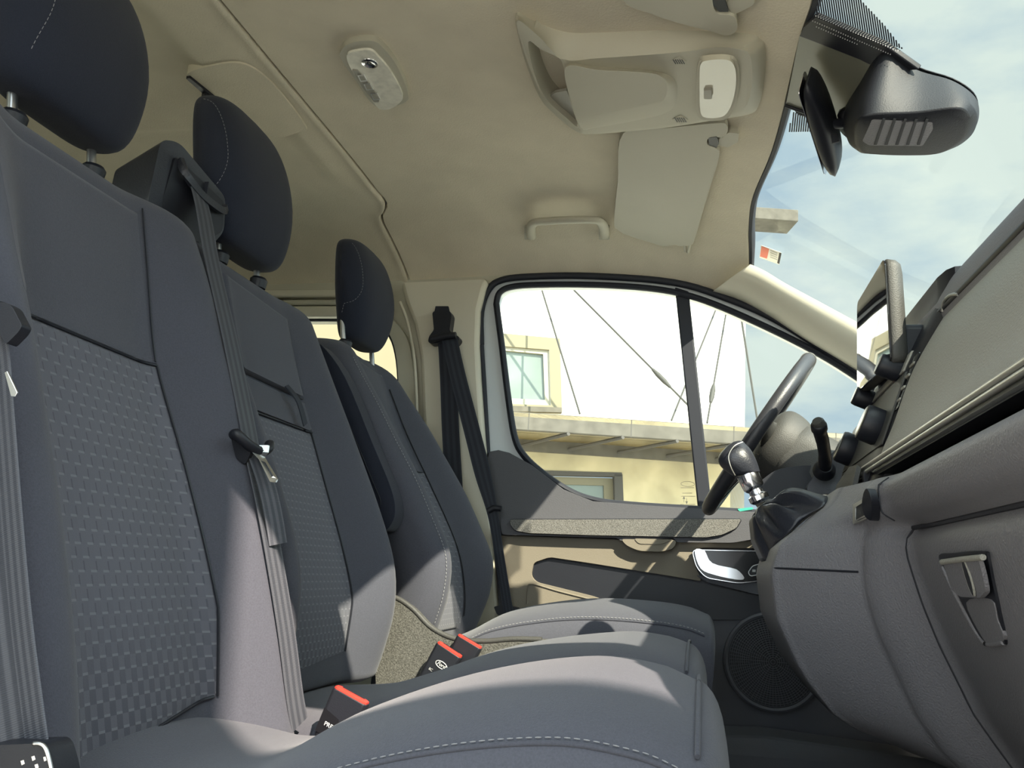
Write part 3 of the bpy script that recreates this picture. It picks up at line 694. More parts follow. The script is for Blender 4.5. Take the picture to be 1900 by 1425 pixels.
def hr_stitch(surf, parent, y, za, zb_, curve=.03):
    pts = []
    for i in range(40):
        t = i / 39; z = za + (zb_ - za) * t
        pts.append(surf(y + curve * (1 - sstep(0, .35, t)) * (-1 if y < 0 else 1) * -1 * 0 - curve * (1 - sstep(0, .4, t)) * (1 if y < 0 else -1), z))
    return stitches('stitching', pts, M['stitch'], parent, r=.0005)
hr_stitch(sP, hP, -.092, 1.12, 1.335, .012); hr_stitch(sM, hM, -.126, 1.14, 1.33, .006)

profP = [(-.66, .335), (-.56, .322), (-.50, .314), (-.42, .326), (-.34, .372), (-.226, .416), (-.11, .440), (-.04, .436), (-.005, .424)]
cP, cPs = cushion('seat_cushion', bench, .925, .252, profP, .16, M['fabric'], crown=.030, p=7, fr=.06)
profM = [(-.66, .30), (-.52, .318), (-.438, .345), (-.291, .402), (-.121, .436), (-.05, .434), (-.02, .426)]
cM, cMs = cushion('seat_cushion', bench, 1.42, .238, profM, .16, M['fabric'], crown=.020, p=7, fr=.06)
stitches('stitching', [cPs(-.90, -.55 + .57 * i / 60) for i in range(61)], M['stitch'], cP, off=(0, -.001, .0004), r=.0006)
tube('piping', [cPs(-.915, -.60 + .59 * i / 40) for i in range(41)], .0022, M['fabric_side'], cP, n=8)
tube('piping', [(-.004 + .004, .925 + .252 * a, cPs(a, -.006)[2] + .002) for a in np.linspace(-.85, .85, 30)], .0022, M['fabric_side'], cP, n=8)
tube('piping', [(-.016, 1.42 + .238 * a, cMs(a, -.021)[2] + .002) for a in np.linspace(-.85, .85, 30)], .0022, M['fabric_side'], cM, n=8)
box('bench_base', (-.30, 1.17, .09), (.54, .86, .14), M['black'], bench, bevel=.02)

# belt outlet moulding on the bench shoulder
hs = empty('belt_outlet', (-.87, 1.17, 1.05)); hs.parent = bench; hs.matrix_parent_inverse = bench.matrix_world.inverted()
fx = fillet([(-.868, 1.125, 1.055), (-.862, 1.125, 1.165), (-.850, 1.155, 1.175), (-.835, 1.285, 1.135), (-.835, 1.295, 1.075), (-.855, 1.27, 1.02), (-.865, 1.16, 1.02)], .014)
slab('outlet_body', fx, (-.075, 0, -.045), M['leather'], hs, bevel=.008, segs=3)
fx2 = fillet([(-.862, 1.152, 1.07), (-.852, 1.155, 1.150), (-.830, 1.276, 1.122), (-.832, 1.285, 1.07), (-.848, 1.25, 1.035), (-.858, 1.165, 1.035)], .008)
slab('outlet_face', fx2, (-.02, 0, 0), M['black'], hs, bevel=.003)
ribbon('outlet_slot', [(-.850, 1.163, 1.148), (-.838, 1.172, 1.122), (-.830, 1.21, 1.104), (-.824, 1.262, 1.100), (-.826, 1.275, 1.112)], (0, -.3, 1), .012, M['leather'], hs, thick=.008)
box('outlet_rib', (-.836, 1.225, 1.122), (.008, .002, .03), M['rubber'], hs, bevel=.0005)

# driver seat
dseat = empty('driver_seat', (-.25, 1.99, .02)); tag(dseat, 'single charcoal driver seat beside the door, with folded inboard armrest', 'seat')
bolD = [(.33, -.56), (.406, -.535), (.462, -.520), (.539, -.520), (.62, -.558), (.70, -.602), (.80, -.668), (.871, -.715), (.946, -.770), (1.01, -.815), (1.035, -.835)]
faceD = [(.33, -.585), (.39, -.575), (.461, -.585), (.575, -.622), (.715, -.700), (.852, -.775), (.966, -.82), (1.035, -.850)]
BD = Back(1.995, .235, bolD, faceD, .10, b0=.40, b1=.80, er=.05, rt=.045, wtab=[(.33, .20), (.42, .228), (.54, .238), (.75, .236), (.90, .215), (1.0, .185), (1.035, .170)])
bd = BD.mesh('backrest', M['fabric_side'], dseat)
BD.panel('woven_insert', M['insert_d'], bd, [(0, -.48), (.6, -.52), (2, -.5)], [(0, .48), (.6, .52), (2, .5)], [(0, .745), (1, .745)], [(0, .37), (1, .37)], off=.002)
BD.panel('upper_panel', M['fabric'], bd, [(0, -.5), (2, -.5)], [(.6, .5), (2, .5)], [(0, 1.0), (1, .995)], [(0, .748), (1, .748)], off=.001, depth=.002)
stitches('stitching', [BD.P(-.90, .40 + .58 * i / 70, .0015) for i in range(71)], M['stitch'], bd, r=.0009)
seam(BD, [(.52, .40 + .56 * t / 24) for t in range(25)], bd, .0016)
seam(BD, [(-.50 + 1.0 * t / 20, .747) for t in range(21)], bd, .0013)
hD, sD = headrest('headrest', dseat, 1.99, .138, 1.045, 1.305, -.818, -.915, M['headrest'], lean=.06, wb=.70, wt=.90)
for yy in (1.895, 2.085): post(hD, -.855, yy, 1.015, 1.10)
collar(hD, -.853, 1.895, 1.030)
hr_stitch(sD, hD, -.112, 1.10, 1.285, .012)
profD = [(-.66, .33), (-.55, .36), (-.494, .385), (-.419, .427), (-.30, .458), (-.20, .470), (-.083, .470), (-.02, .463), (.012, .452)]
cD, cDs = cushion('seat_cushion', dseat, 2.0, .232, profD, .20, M['fabric'], crown=.024, p=7, fr=.035)
stitches('stitching', [cDs(-.90, -.56 + .57 * i / 60) for i in range(61)], M['stitch'], cD, off=(0, -.001, .001), r=.0009)
tube('piping', [cDs(-.915, -.58 + .59 * i / 40) for i in range(41)], .0024, M['fabric_side'], cD, n=8)
box('seat_pedestal', (-.28, 2.0, .10), (.44, .38, .18), M['black'], dseat, bevel=.02)
# side shield between driver seat and bench
shp = smooth_path(ats([(712, 1108), (735, 1110), (765, 1130), (800, 1165), (845, 1186), (900, 1190), (960, 1186), (1060, 1190), (1200, 1200)], 1.735), 6, False)
shl = shp + [(-.10, 1.735, .16), (-.62, 1.735, .16), (-.64, 1.735, .30)]
sh = slab('side_shield', shl, (0, .03, 0), M['carpet'], dseat, bevel=.004)
tube('shield_rim', [(p[0], 1.738, p[2]) for p in shp[:40]], .0055, M['hub'], sh, n=10)
# folded armrest
ar = smooth_path(ats([(596, 640), (640, 700), (690, 820), (725, 905), (733, 950), (722, 978), (706, 985), (690, 962), (660, 880), (615, 760), (572, 665), (575, 640)], 1.70), 4)
slab('armrest', ar, (0, .055, 0), M['headrest'], dseat, bevel=.014, segs=4)
tube('armrest_seam', smooth_path(ats([(585, 655), (640, 770), (690, 890), (706, 930), (700, 955)], 1.6985), 6, False), .0012, M['black'], dseat, n=6)

# ------------------------------------------------------------------ belts and buckles
def mkbuckle(name_label, base, tip, wd, thick, lab_, wdir, text=None, oval=False):
    """base->tip axis, wdir = width direction"""
    b = empty('belt_buckle', base); tag(b, name_label, 'seat belt buckle', 'red-button belt buckles')
    a = Vector(tip) - Vector(base); Lh = a.length; a.normalize(); w = Vector(wdir); w = (w - a * a.dot(w)).normalized(); n = w.cross(a).normalized()
    def P(u, v, s): return tuple(Vector(base) + w * u + a * v + n * s)
    def ring(v, uw, th): return [P(uw * c, v, th * s) for c, s in ((-1, -.6), (-.85, -1), (.85, -1), (1, -.6), (1, .6), (.85, 1), (-.85, 1), (-1, .6))]
    rows = [ring(0, wd * .42, thick * .40), ring(Lh * .3, wd * .47, thick * .46), ring(Lh * .9, wd * .5, thick * .5), ring(Lh * .965, wd * .5, thick * .5)]
    V, Fc = grid_geo(rows, True, True, True); body = mk('buckle_body', V, Fc, M['black'], b, bevel=.0012, angle=30)
    rows = [ring(Lh * .95, wd * .47, thick * .44), ring(Lh * .995, wd * .46, thick * .42), ring(Lh * 1.0, wd * .44, thick * .38)]
    V, Fc = grid_geo(rows, True, True, True); mk('release_button', V, Fc, M['red'], b, angle=30)
    V, Fc = slab_geo([P(-wd * .32, Lh * 1.001, -thick * .30), P(wd * .32, Lh * 1.001, -thick * .30), P(wd * .32, Lh * 1.001, -thick * .18), P(-wd * .32, Lh * 1.001, -thick * .18)], tuple(a * .0006)); mk('latch_slot', V, Fc, M['black'], b)
    V, Fc = grid_geo([[P(u * wd * .2, v, s * .004) for u, s in ((-1, -1), (1, -1), (1, 1), (-1, 1))] for v in (-.10, 0.01)], True, True, True); mk('buckle_stalk', V, Fc, M['black'], b)
    return b, P, Lh
GB = 'red-button belt buckles'
A = Vector(at(607, 1392, Y=1.155)); B = Vector(at(654, 1287, Y=1.155))
b1, PB1, L1 = mkbuckle('worn dark seat belt buckle between the two bench cushions, closest to the camera', tuple(A), tuple(B), .054, .018, '', (1, .0, -.42))
A = Vector(at(782, 1300, Y=1.690)); B = Vector(at(836, 1203, Y=1.690))
b2, PB2, L2 = mkbuckle('black seat belt buckle with an oval emblem beside the grey side shield', tuple(A), tuple(B), .058, .018, '', (1, .0, -.40))
A = Vector(at(830, 1272, Y=1.715)); B = Vector(at(873, 1188, Y=1.715))
b3, PB3, L3 = mkbuckle('black seat belt buckle tucked behind the buckle with the oval emblem', tuple(A), tuple(B), .056, .016, '', (1, .0, -.55))
def text_on(name, s, origin, right, up, size, mat, parent, shear=0.0):
    cu = bpy.data.curves.new(name, 'FONT'); cu.body = s; cu.size = size; cu.extrude = .0002; cu.shear = shear; cu.align_x = 'CENTER'; cu.align_y = 'CENTER'
    o = bpy.data.objects.new(name, cu); sc.collection.objects.link(o); r = Vector(right).normalized(); u = Vector(up).normalized(); n = r.cross(u).normalized(); u = n.cross(r)
    o.matrix_world = Matrix(((r[0], u[0], n[0], origin[0]), (r[1], u[1], n[1], origin[1]), (r[2], u[2], n[2], origin[2]), (0, 0, 0, 1)))
    bpy.context.view_layer.update(); dg = bpy.context.evaluated_depsgraph_get(); me = bpy.data.meshes.new_from_object(o.evaluated_get(dg))
    V = [tuple(o.matrix_world @ v.co) for v in me.vertices]; Fc = [tuple(p.vertices) for p in me.polygons]
    sc.collection.objects.unlink(o); bpy.data.objects.remove(o)
    return mk(name, V, Fc, mat, parent, smooth=False)
def buckle_axes(P): 
    o = Vector(P(0, 0, 0)); return (Vector(P(1, 0, 0)) - o), (Vector(P(0, 1, 0)) - o), (Vector(P(0, 0, 1)) - o)
w2, a2, n2 = buckle_axes(PB2); sgn = -1 if n2.y > 0 else 1
c2 = Vector(PB2(.002, L2 * .70, sgn * .0097)); ov = [tuple(c2 + (w2 * math.cos(t) * .0125 + (a2) * math.sin(t) * .0062)) for t in [i * math.pi / 16 for i in range(32)]]
tube('oval_emblem', ov, .0007, M['paper'], b2, n=6, closed=True, up=tuple(n2))
text_on('emblem_script', 'Ford', tuple(c2 + n2 * sgn * .0002), tuple(w2), tuple(a2), .0095, M['paper'], b2, shear=.3)
c2b = Vector(PB2(-.012, L2 * .54, sgn * .0097)); text_on('buckle_marking', '8C', tuple(c2b), tuple(w2), tuple(a2), .007, M['grey_print'], b2)
w1, a1, n1 = buckle_axes(PB1); s1 = -1 if n1.y > 0 else 1
V, Fc = slab_geo([PB1(-.024, L1 * .22, s1 * .0088), PB1(.012, L1 * .22, s1 * .0088), PB1(.0, L1 * .56, s1 * .0093), PB1(-.025, L1 * .62, s1 * .0094)], tuple(n1 * s1 * .0006)); mk('buckle_label', V, Fc, M['black_gloss'], b1)
text_on('buckle_marking', 'PRESS', tuple(Vector(PB1(-.006, L1 * .40, s1 * .0096))), tuple(w1), tuple(a1), .008, M['paper'], b1)
# anchor buckle close to the camera, beside the bench
nb = empty('belt_anchor', at(40, 1440, Y=.64)); tag(nb, 'worn black belt anchor cover with a scratched silver edge, below the belt beside the bench', 'seat belt anchor')
an = fillet(ats([(-40, 1384), (76, 1379), (86, 1390), (96, 1425), (104, 1470), (-40, 1470)], .62), .006)
slab('anchor_cover', an, (0, .03, 0), M['black'], nb, bevel=.004, segs=3)
tube('worn_edge', smooth_path(ats([(60, 1380), (74, 1380), (84, 1388), (92, 1412), (100, 1450)], .619), 5, False), [.0006] + [.0017] * 18 + [.0008] * 2, M['steel'], nb, n=8)
V, Fc = join_geo(*[slab_geo(ats([(x, y), (x + 6, y - 2), (x + 8, y + 5), (x + 2, y + 8)], .6195), (0, .0006, 0)) for x, y in [(38, 1412), (58, 1404), (64, 1419), (80, 1405)]]); mk('worn_spots', V, Fc, M['steel'], nb, smooth=False)

# belt running down beside the bench, next to the doorway
pb = empty('seat_belt', at(0, 600, Y=.64)); tag(pb, 'grey seat belt hanging beside the woven bench backrest at the open doorway', 'seat belt')
ribbon('webbing', [(-.95, .50, 1.28), (-.90, .56, 1.12)] + ats([(-75, 420), (-28, 560), (-4, 640), (8, 780), (22, 960), (38, 1140), (58, 1300), (72, 1400)], .645), (1, -.35, .1), .030, M['belt'], pb)
ribbon('webbing', ats([(-45, 560), (-30, 900), (-8, 1150), (24, 1400)], .660), (1, -.2, .1), .046, M['belt'], pb)
tg = slab('belt_tongue', fillet(ats([(-40, 552), (8, 560), (22, 568), (41, 604), (34, 616), (10, 640), (-5, 612), (-40, 610)], .625), .004), (0, .012, 0), M['black'], pb, bevel=.003)
slab('tongue_plate', ats([(8, 690), (13, 688), (32, 728), (28, 736), (20, 735)], .630), (0, .002, 0), M['chrome'], pb, bevel=.0005)

# centre belt from the bench shoulder outlet
cb = empty('seat_belt', (-.83, 1.21, 1.11)); tag(cb, 'grey seat belt coming out of the bench shoulder outlet and crossing between the two backrests', 'seat belt')
def cpt(px, py, Y): return at(px, py, Y=Y)
ribbon('webbing', [(-.842, 1.222, 1.115), cpt(362, 330, 1.215), cpt(378, 395, 1.195), cpt(393, 480, 1.175), cpt(425, 620, 1.150), cpt(454, 760, 1.138), cpt(468, 835, 1.132)], (0, 1, -.05), .047, M['belt'], cb)
ribbon('webbing', [cpt(464, 822, 1.130), cpt(484, 905, 1.128), cpt(505, 1010, 1.128), cpt(530, 1160, 1.132), cpt(547, 1290, 1.140), cpt(556, 1345, 1.15)], (.05, 1, 0), .044, M['belt'], cb)
ribbon('webbing', [cpt(478, 850, 1.120), cpt(496, 905, 1.120), cpt(508, 960, 1.124), cpt(516, 1010, 1.129)], (.5, 1, 0), .030, M['belt'], cb)
lp = smooth_path([cpt(432, 808, 1.085), cpt(440, 806, 1.080), cpt(462, 826, 1.095), cpt(484, 838, 1.12), cpt(498, 832, 1.135), cpt(500, 822, 1.145)], 5, False)
tube('tongue_loop', lp, [.005] + [.0075] * (len(lp) - 2) + [.005], M['black'], cb, n=14, flat=.9)
slab('tongue_body', fillet([cpt(428, 812, 1.088), cpt(440, 810, 1.088), cpt(466, 838, 1.10), cpt(455, 862, 1.105), cpt(438, 852, 1.10)], .004), (0, .008, 0), M['black'], cb, bevel=.002)
pl = fillet([cpt(463, 834, 1.098), cpt(480, 826, 1.112), cpt(498, 826, 1.125), cpt(496, 840, 1.122), cpt(489, 848, 1.120), cpt(514, 889, 1.112), cpt(511, 895, 1.108), cpt(501, 894, 1.105), cpt(480, 852, 1.106)], .0012)
ho = [cpt(488, 859, 1.1125), cpt(492, 857, 1.1135), cpt(507, 883, 1.110), cpt(503, 886, 1.109)]
slab('tongue_plate', [pl, ho], (.001, .002, 0), M['steel'], cb, bevel=.0004)

# driver's belt at the B pillar
db = empty('seat_belt', at(822, 580, Y=2.32)); tag(db, 'black driver seat belt hanging from its guide on the B pillar trim', 'seat belt')
ribbon('webbing', ats([(828, 628), (832, 700), (836, 800), (842, 900), (846, 960)], 2.312), (1, 0, 0), .050, M['belt_dark'], db)
ribbon('webbing', [at(834, 628, Y=2.300), at(850, 700, Y=2.294), at(876, 800, Y=2.288), at(896, 880, Y=2.284), at(914, 952, Y=2.282), at(928, 1040, Y=2.284), at(944, 1138, Y=2.29)], lambda f: (1, 0, .35), lambda f: .046 - .020 * sstep(.45, .75, f), M['belt_dark'], db)
gd = slab('guide_cover', fillet(ats([(802, 580), (808, 576), (834, 576), (838, 584), (834, 612), (838, 618), (851, 624), (852, 630), (846, 638), (826, 634), (800, 638), (794, 634), (796, 624), (805, 612)], 2.300), .006), (0, .035, 0), M['black'], db, bevel=.006, segs=3)
tube('guide_bar', ats([(800, 630), (822, 624), (846, 622)], 2.288), .010, M['black'], db, n=12)
slab('guide_slot', fillet(ats([(808, 568), (832, 568), (834, 578), (806, 578)], 2.330), .002), (0, .004, 0), M['rubber'], db, bevel=.001)
tube('tongue_stop', ats([(906, 948), (916, 942), (930, 944)], 2.276), .008, M['black'], db, n=10)
slab('belt_anchor_buckle', fillet(ats([(916, 1126), (930, 1122), (960, 1128), (962, 1134), (940, 1148), (922, 1140)], 2.29), .004), (0, .03, 0), M['black'], db, bevel=.003)

# ------------------------------------------------------------------ fittings on the headliner
def on_ceiling(px, off=0.0): return [atc(a, b, off) for a, b in px]
def planar(P):
    A_ = np.array(P); c_ = A_.mean(0); u_, s_, vt = np.linalg.svd(A_ - c_); n_ = vt[2]
    return [tuple(float(v) for v in p - n_ * np.dot(p - c_, n_)) for p in A_]
def ceil_slab(name, px, off, t, mat, parent, bevel=.002, r=0.0, holes=None, segs=2, n=6):
    P = on_ceiling(px, off)
    P = fillet(P, r, 5) if r else smooth_path(P, n)
    P = planar(P)
    loops = [P] + (holes or [])
    return slab(name, loops, (0, 0, t), mat, parent, bevel=bevel, segs=segs)
# dome lamp behind the front seats row
dl_ = empty('dome_lamp', atc(695, 140)); tag(dl_, 'clear rounded dome lamp with three small buttons on the middle of the headliner', 'lamp')
ceil_slab('lamp_housing', [(632, 96), (650, 80), (690, 76), (712, 90), (738, 125), (757, 172), (752, 190), (715, 200), (690, 192), (660, 150), (634, 112)], .013, .020, M['trim'], dl_, bevel=.008, segs=4)
ceil_slab('lamp_lens', [(644, 102), (662, 95), (688, 94), (704, 108), (724, 132), (744, 168), (746, 186), (725, 202), (706, 203), (694, 192), (668, 154), (648, 122)], .018, .010, M['lamp_clear'], dl_, bevel=.004, segs=3)
c = atc(686, 117, .018); lathe('reading_lens', c, (0, 0, -1), [(-.004, .017), (.002, .016), (.003, .012), (.001, .009), (.0, .004)], M['chrome'], dl_, 28)
kb = ceil_slab('button_strip', [(653, 130), (664, 131), (704, 182), (703, 190), (694, 190), (672, 162)], .0205, .004, M['button_grey'], dl_, bevel=.001, r=.003)
for q in ((671, 146), (682, 162), (695, 180)):
    a = [(q[0] - 8, q[1] - 6), (q[0] + 5, q[1] - 6), (q[0] + 11, q[1] + 5), (q[0] - 2, q[1] + 6)]
    ceil_slab('lamp_button', a, .0225, .003, M['steel'], kb, bevel=.0006, r=.0015)
    a = [(q[0] - 5, q[1] - 4), (q[0] + 4, q[1] - 4), (q[0] + 8, q[1] + 3), (q[0] - 1, q[1] + 4)]
    ceil_slab('button_cap', a, .0232, .003, M['button_grey'], kb, bevel=.0005, r=.001)

# overhead console
oc = empty('overhead_console', atc(1240, 150)); tag(oc, 'moulded beige overhead console with an open tray and reading lamp above the windscreen edge', 'console')
base = on_ceiling([(957, 30), (985, 42), (1045, 64), (1110, 66), (1250, 62), (1385, 68), (1410, 78), (1420, 95), (1418, 150), (1408, 195), (1390, 212), (1330, 222), (1240, 236), (1150, 245), (1090, 249), (1068, 243), (1040, 222), (1006, 188), (984, 140), (966, 85)], .006)
lowr = on_ceiling([(960, 38), (1000, 68), (1046, 110), (1110, 108), (1250, 98), (1330, 88), (1375, 92), (1392, 105), (1396, 150), (1388, 190), (1370, 206), (1320, 218), (1240, 231), (1150, 240), (1092, 244), (1073, 238), (1045, 218), (1010, 184), (988, 138), (970, 88)], .040)
# keep a cavity: opening at the rear end
cav_px = [(980, 78), (1004, 92), (1030, 104), (1043, 116), (1050, 150), (1058, 190), (1072, 234), (1050, 218), (1014, 184), (992, 138)]
cav = on_ceiling(cav_px, .042)
bs = smooth_path(base, 5); lw = smooth_path(lowr, 5)
mid = [tuple(Vector(a).lerp(Vector(b), .6) + Vector((0, 0, -.004))) for a, b in zip(bs, lw)]
top_ = [(p[0], p[1], p[2] + .02) for p in bs]
Vs, Fs = grid_geo([top_, bs, mid, lw], True)
n0 = len(Vs); cvs = smooth_path(cav, 4)
tri = tessellate_polygon([[Vector(p) for p in lw], [Vector(p) for p in cvs]])
Vs = Vs + cvs; off0 = 3 * len(lw)
mp_ = lambda i: off0 + i if i < len(lw) else n0 + (i - len(lw))
Fs = Fs + [tuple(mp_(i) for i in t) for t in tri]
n1_ = len(Vs); deep = [(p[0] + (.02 if p[0] > -.27 else .01), p[1], p[2] + .042) for p in cvs]; Vs += deep
for i in range(len(cvs)):
    j = (i + 1) % len(cvs); Fs.append((n0 + i, n0 + j, n1_ + j, n1_ + i))
Fs.append(tuple(n1_ + i for i in range(len(cvs))))
mk('console_body', Vs, Fs, M['trim'], oc, angle=35, bevel=.0015)
# raised sunglasses lid
lid0 = smooth_path(on_ceiling([(1050, 122), (1110, 124), (1200, 130), (1238, 138), (1256, 156), (1254, 190), (1235, 210), (1180, 224), (1110, 236), (1078, 238), (1064, 190)], .040), 5)
lid1 = smooth_path(on_ceiling([(1049, 125), (1110, 130), (1200, 135), (1228, 143), (1238, 158), (1234, 182), (1215, 196), (1160, 214), (1100, 235), (1076, 236), (1060, 190)], .058), 5)
V, Fc = grid_geo([[(p[0], p[1], p[2] + .012) for p in lid0], lid0, lid1], True, False, True); mk('glasses_tray_lid', V, Fc, M['trim'], oc, angle=30, bevel=.004)
ceil_slab('tray_floor', [(1016, 182), (1030, 172), (1052, 168), (1072, 232), (1050, 220)], .030, .006, M['button_grey'], oc, bevel=.001, r=.004)
fr_ = ceil_slab('map_lamp_frame', [(1296, 116), (1312, 108), (1350, 107), (1368, 118), (1372, 150), (1366, 190), (1352, 218), (1330, 224), (1302, 222), (1292, 205), (1292, 150)], .046, .012, M['trim'], oc, bevel=.004, segs=3)
ceil_slab('map_lamp_lens', [(1300, 120), (1314, 112), (1348, 111), (1362, 122), (1366, 150), (1360, 186), (1347, 212), (1328, 219), (1306, 217), (1299, 202), (1298, 150)], .052, .010, M['lamp_white'], oc, bevel=.005, segs=3)
ceil_slab('lamp_rocker', [(1306, 168), (1320, 167), (1321, 184), (1306, 184)], .0575, .007, M['button_grey'], oc, bevel=.001, r=.003)
for q in ((1259, 115), (1262, 223)):
    mic = ceil_slab('microphone_grille', [(q[0] - 15, q[1] - 1), (q[0] + 1, q[1] - 9), (q[0] + 15, q[1] + 0), (q[0] + 2, q[1] + 9)], .0412, .002, M['trim'], oc, bevel=0, r=.002)
    for k in range(-2, 3):
        ceil_slab('grille_slot', [(q[0] + k * 4 - 3, q[1] - 4), (q[0] + k * 4 - 1, q[1] - 4), (q[0] + k * 4 + 4, q[1] + 4), (q[0] + k * 4 + 2, q[1] + 4)], .0418, .0008, M['black'], mic, bevel=0, r=.0005)

# sun visors
def visor(lab, px, pin_px, notch_px, clip_px, hook_px=None):
    v = empty('sun_visor', atc(*px[0])); tag(v, lab, 'sun visor')
    P = planar(smooth_path(on_ceiling(px, .022), 5))
    slab('visor_panel', P, (0, 0, .014), M['trim'], v, bevel=.006, segs=3)
    if notch_px: ceil_slab('visor_notch', notch_px, .0215, .004, M['black'], v, bevel=.001, r=.002)
    a = on_ceiling(pin_px, .012); tube('pivot_pin', a, .0042, M['trim'], v, n=10, up=(0, 0, 1))
    ceil_slab('pivot_bracket', clip_px, .016, .016, M['trim'], v, bevel=.003, r=.004)
    if hook_px: tube('visor_hook', on_ceiling(hook_px, .018), .004, M['trim'], v, n=8, up=(0, 0, 1))
    return v
visor('smooth beige sun visor folded up in front of the driver seat, beside the grab handle', [(1156, 248), (1240, 238), (1330, 232), (1347, 236), (1349, 248), (1340, 256), (1316, 256), (1313, 268), (1330, 276), (1334, 292), (1310, 370), (1290, 440), (1282, 454), (1262, 458), (1252, 455), (1232, 461), (1210, 455), (1165, 440), (1146, 428), (1140, 410), (1148, 330)],
      [(1345, 243), (1331, 262), (1330, 284)], [(1314, 256), (1330, 254), (1334, 266), (1328, 278), (1316, 270)], [(1335, 270), (1332, 262), (1352, 246), (1371, 248), (1369, 264), (1350, 274)], [(1270, 452), (1272, 466), (1277, 468), (1280, 452)])
visor('beige sun visor folded up above the passenger bench, cut by the picture edge', [(1130, -60), (1160, 5), (1205, 24), (1260, 42), (1320, 58), (1345, 66), (1362, 62), (1368, 50), (1364, 34), (1352, 28), (1330, 24), (1322, 0), (1322, -40), (1300, -160), (1130, -160)],
      [(1362, 40), (1352, 26), (1346, -6)], [(1322, -8), (1344, -4), (1352, 22), (1334, 22), (1322, 8)], [(1348, 10), (1352, 0), (1380, -12), (1402, -6), (1398, 10), (1360, 28)])
# grab handle
gh = empty('grab_handle', atc(1050, 410)); tag(gh, 'beige grab handle above the driver door window', 'grab handle')
gp = [atc(986, 440, .004), atc(985, 424, .030), atc(992, 413, .042), atc(1020, 410, .046), atc(1060, 408, .047), atc(1098, 408, .046), atc(1113, 411, .042), atc(1120, 422, .030), atc(1122, 438, .004)]
tube('handle_bar', smooth_path(gp, 6, False), .0135, M['trim'], gh, n=16, up=(0, 0, 1), flat=.7)
for q in ((984, 434), (1122, 434)): ceil_slab('handle_foot', [(q[0] - 11, q[1] - 12), (q[0] + 9, q[1] - 12), (q[0] + 9, q[1] + 11), (q[0] - 11, q[1] + 11)], .008, .010, M['trim'], gh, bevel=.003, r=.005)
# coat hook / rear slot in the headliner
sl = empty('belt_slot', atc(370, 165)); tag(sl, 'narrow dark slot with a small clip in the headliner behind the seats', 'slot')
o = ceil_slab('slot_opening', [(345, 146), (352, 145), (398, 182), (391, 187)], .010, .008, M['black'], sl, bevel=0, r=.001)
ceil_slab('slot_clip', [(373, 182), (380, 177), (390, 184), (378, 192)], .018, .012, M['black'], sl, bevel=.001, r=.001)

o = ceil_slab('trim_15', [(346, 142), (395, 122), (455, 120), (510, 160), (566, 232), (560, 243), (512, 254), (455, 222), (400, 184)], .004, .03, M['headliner'], None, bevel=.010, segs=4); tag(o, 'shallow pressed pad in the headliner behind the seam', kind='structure')
# ------------------------------------------------------------------ mirror and camera cover on the windscreen
ch = empty('windscreen_camera_cover', wsp(1650, 180)); tag(ch, 'large dark moulded camera cover with vent slots, fixed to the windscreen behind the mirror', 'camera cover')
botp = [at(*p, Z=1.205) for p in [(1585, 250), (1592, 222), (1620, 212), (1700, 208), (1775, 200), (1798, 214), (1800, 238), (1784, 262), (1745, 284), (1690, 288), (1620, 286), (1592, 280)]]
topp = [wsp(*p, off=.004) for p in [(1560, 215), (1596, 150), (1640, 90), (1700, 128), (1765, 148), (1805, 174), (1817, 200), (1812, 232), (1790, 250), (1720, 262), (1640, 258), (1580, 245)]]
sb = smooth_path(botp, 6); st = smooth_path(topp, 6)
m1 = [tuple(Vector(a).lerp(Vector(b), .28) + (Vector(b) - Vector(a)) * 0 ) for a, b in zip(sb, st)]
ctr = sum((Vector(p) for p in sb), Vector()) / len(sb)
b0 = [tuple(Vector(p).lerp(ctr, .10) + Vector((0, 0, -.004))) for p in sb]
m1 = [tuple(Vector(p) + (Vector(p) - Vector((ctr.x, ctr.y, p[2]))) * .07) for p in m1]
V, Fc = grid_geo([b0, sb, m1, st], True, True, True); cbody = mk('cover_body', V, Fc, M['cover'], ch, angle=50, bevel=.002)
vz = 1.2005
fr0 = fillet([at(*p, Z=vz) for p in [(1618, 222), (1730, 227), (1731, 240), (1712, 271), (1612, 270), (1600, 262)]], .004)
slab('vent_frame', fr0, (0, 0, .004), M['dash'], ch, bevel=.001)
for k in range(5):
    x0 = 1634 + k * 20
    slab('vent_slot', fillet([at(*p, Z=vz - .0008) for p in [(x0 + 4, 220), (x0 + 9, 221), (x0 - 7, 269), (x0 - 13, 269)]], .001), (0, 0, .001), M['black'], ch)
o = slab('trim_14', [wsp(*p, off=-.001) for p in smooth_path([(1500, 70, 0), (1600, 88, 0), (1640, 84, 0), (1702, 124, 0), (1768, 146, 0), (1806, 172, 0), (1815, 202, 0), (1806, 234, 0), (1776, 254, 0), (1600, 268, 0), (1540, 225, 0), (1470, 200, 0)], 4) for p in [(p[0], p[1])]], (.0006, 0, .001), M['rubber'], smooth=False); tag(o, 'black enamel patch on the windscreen behind the camera cover', kind='structure')
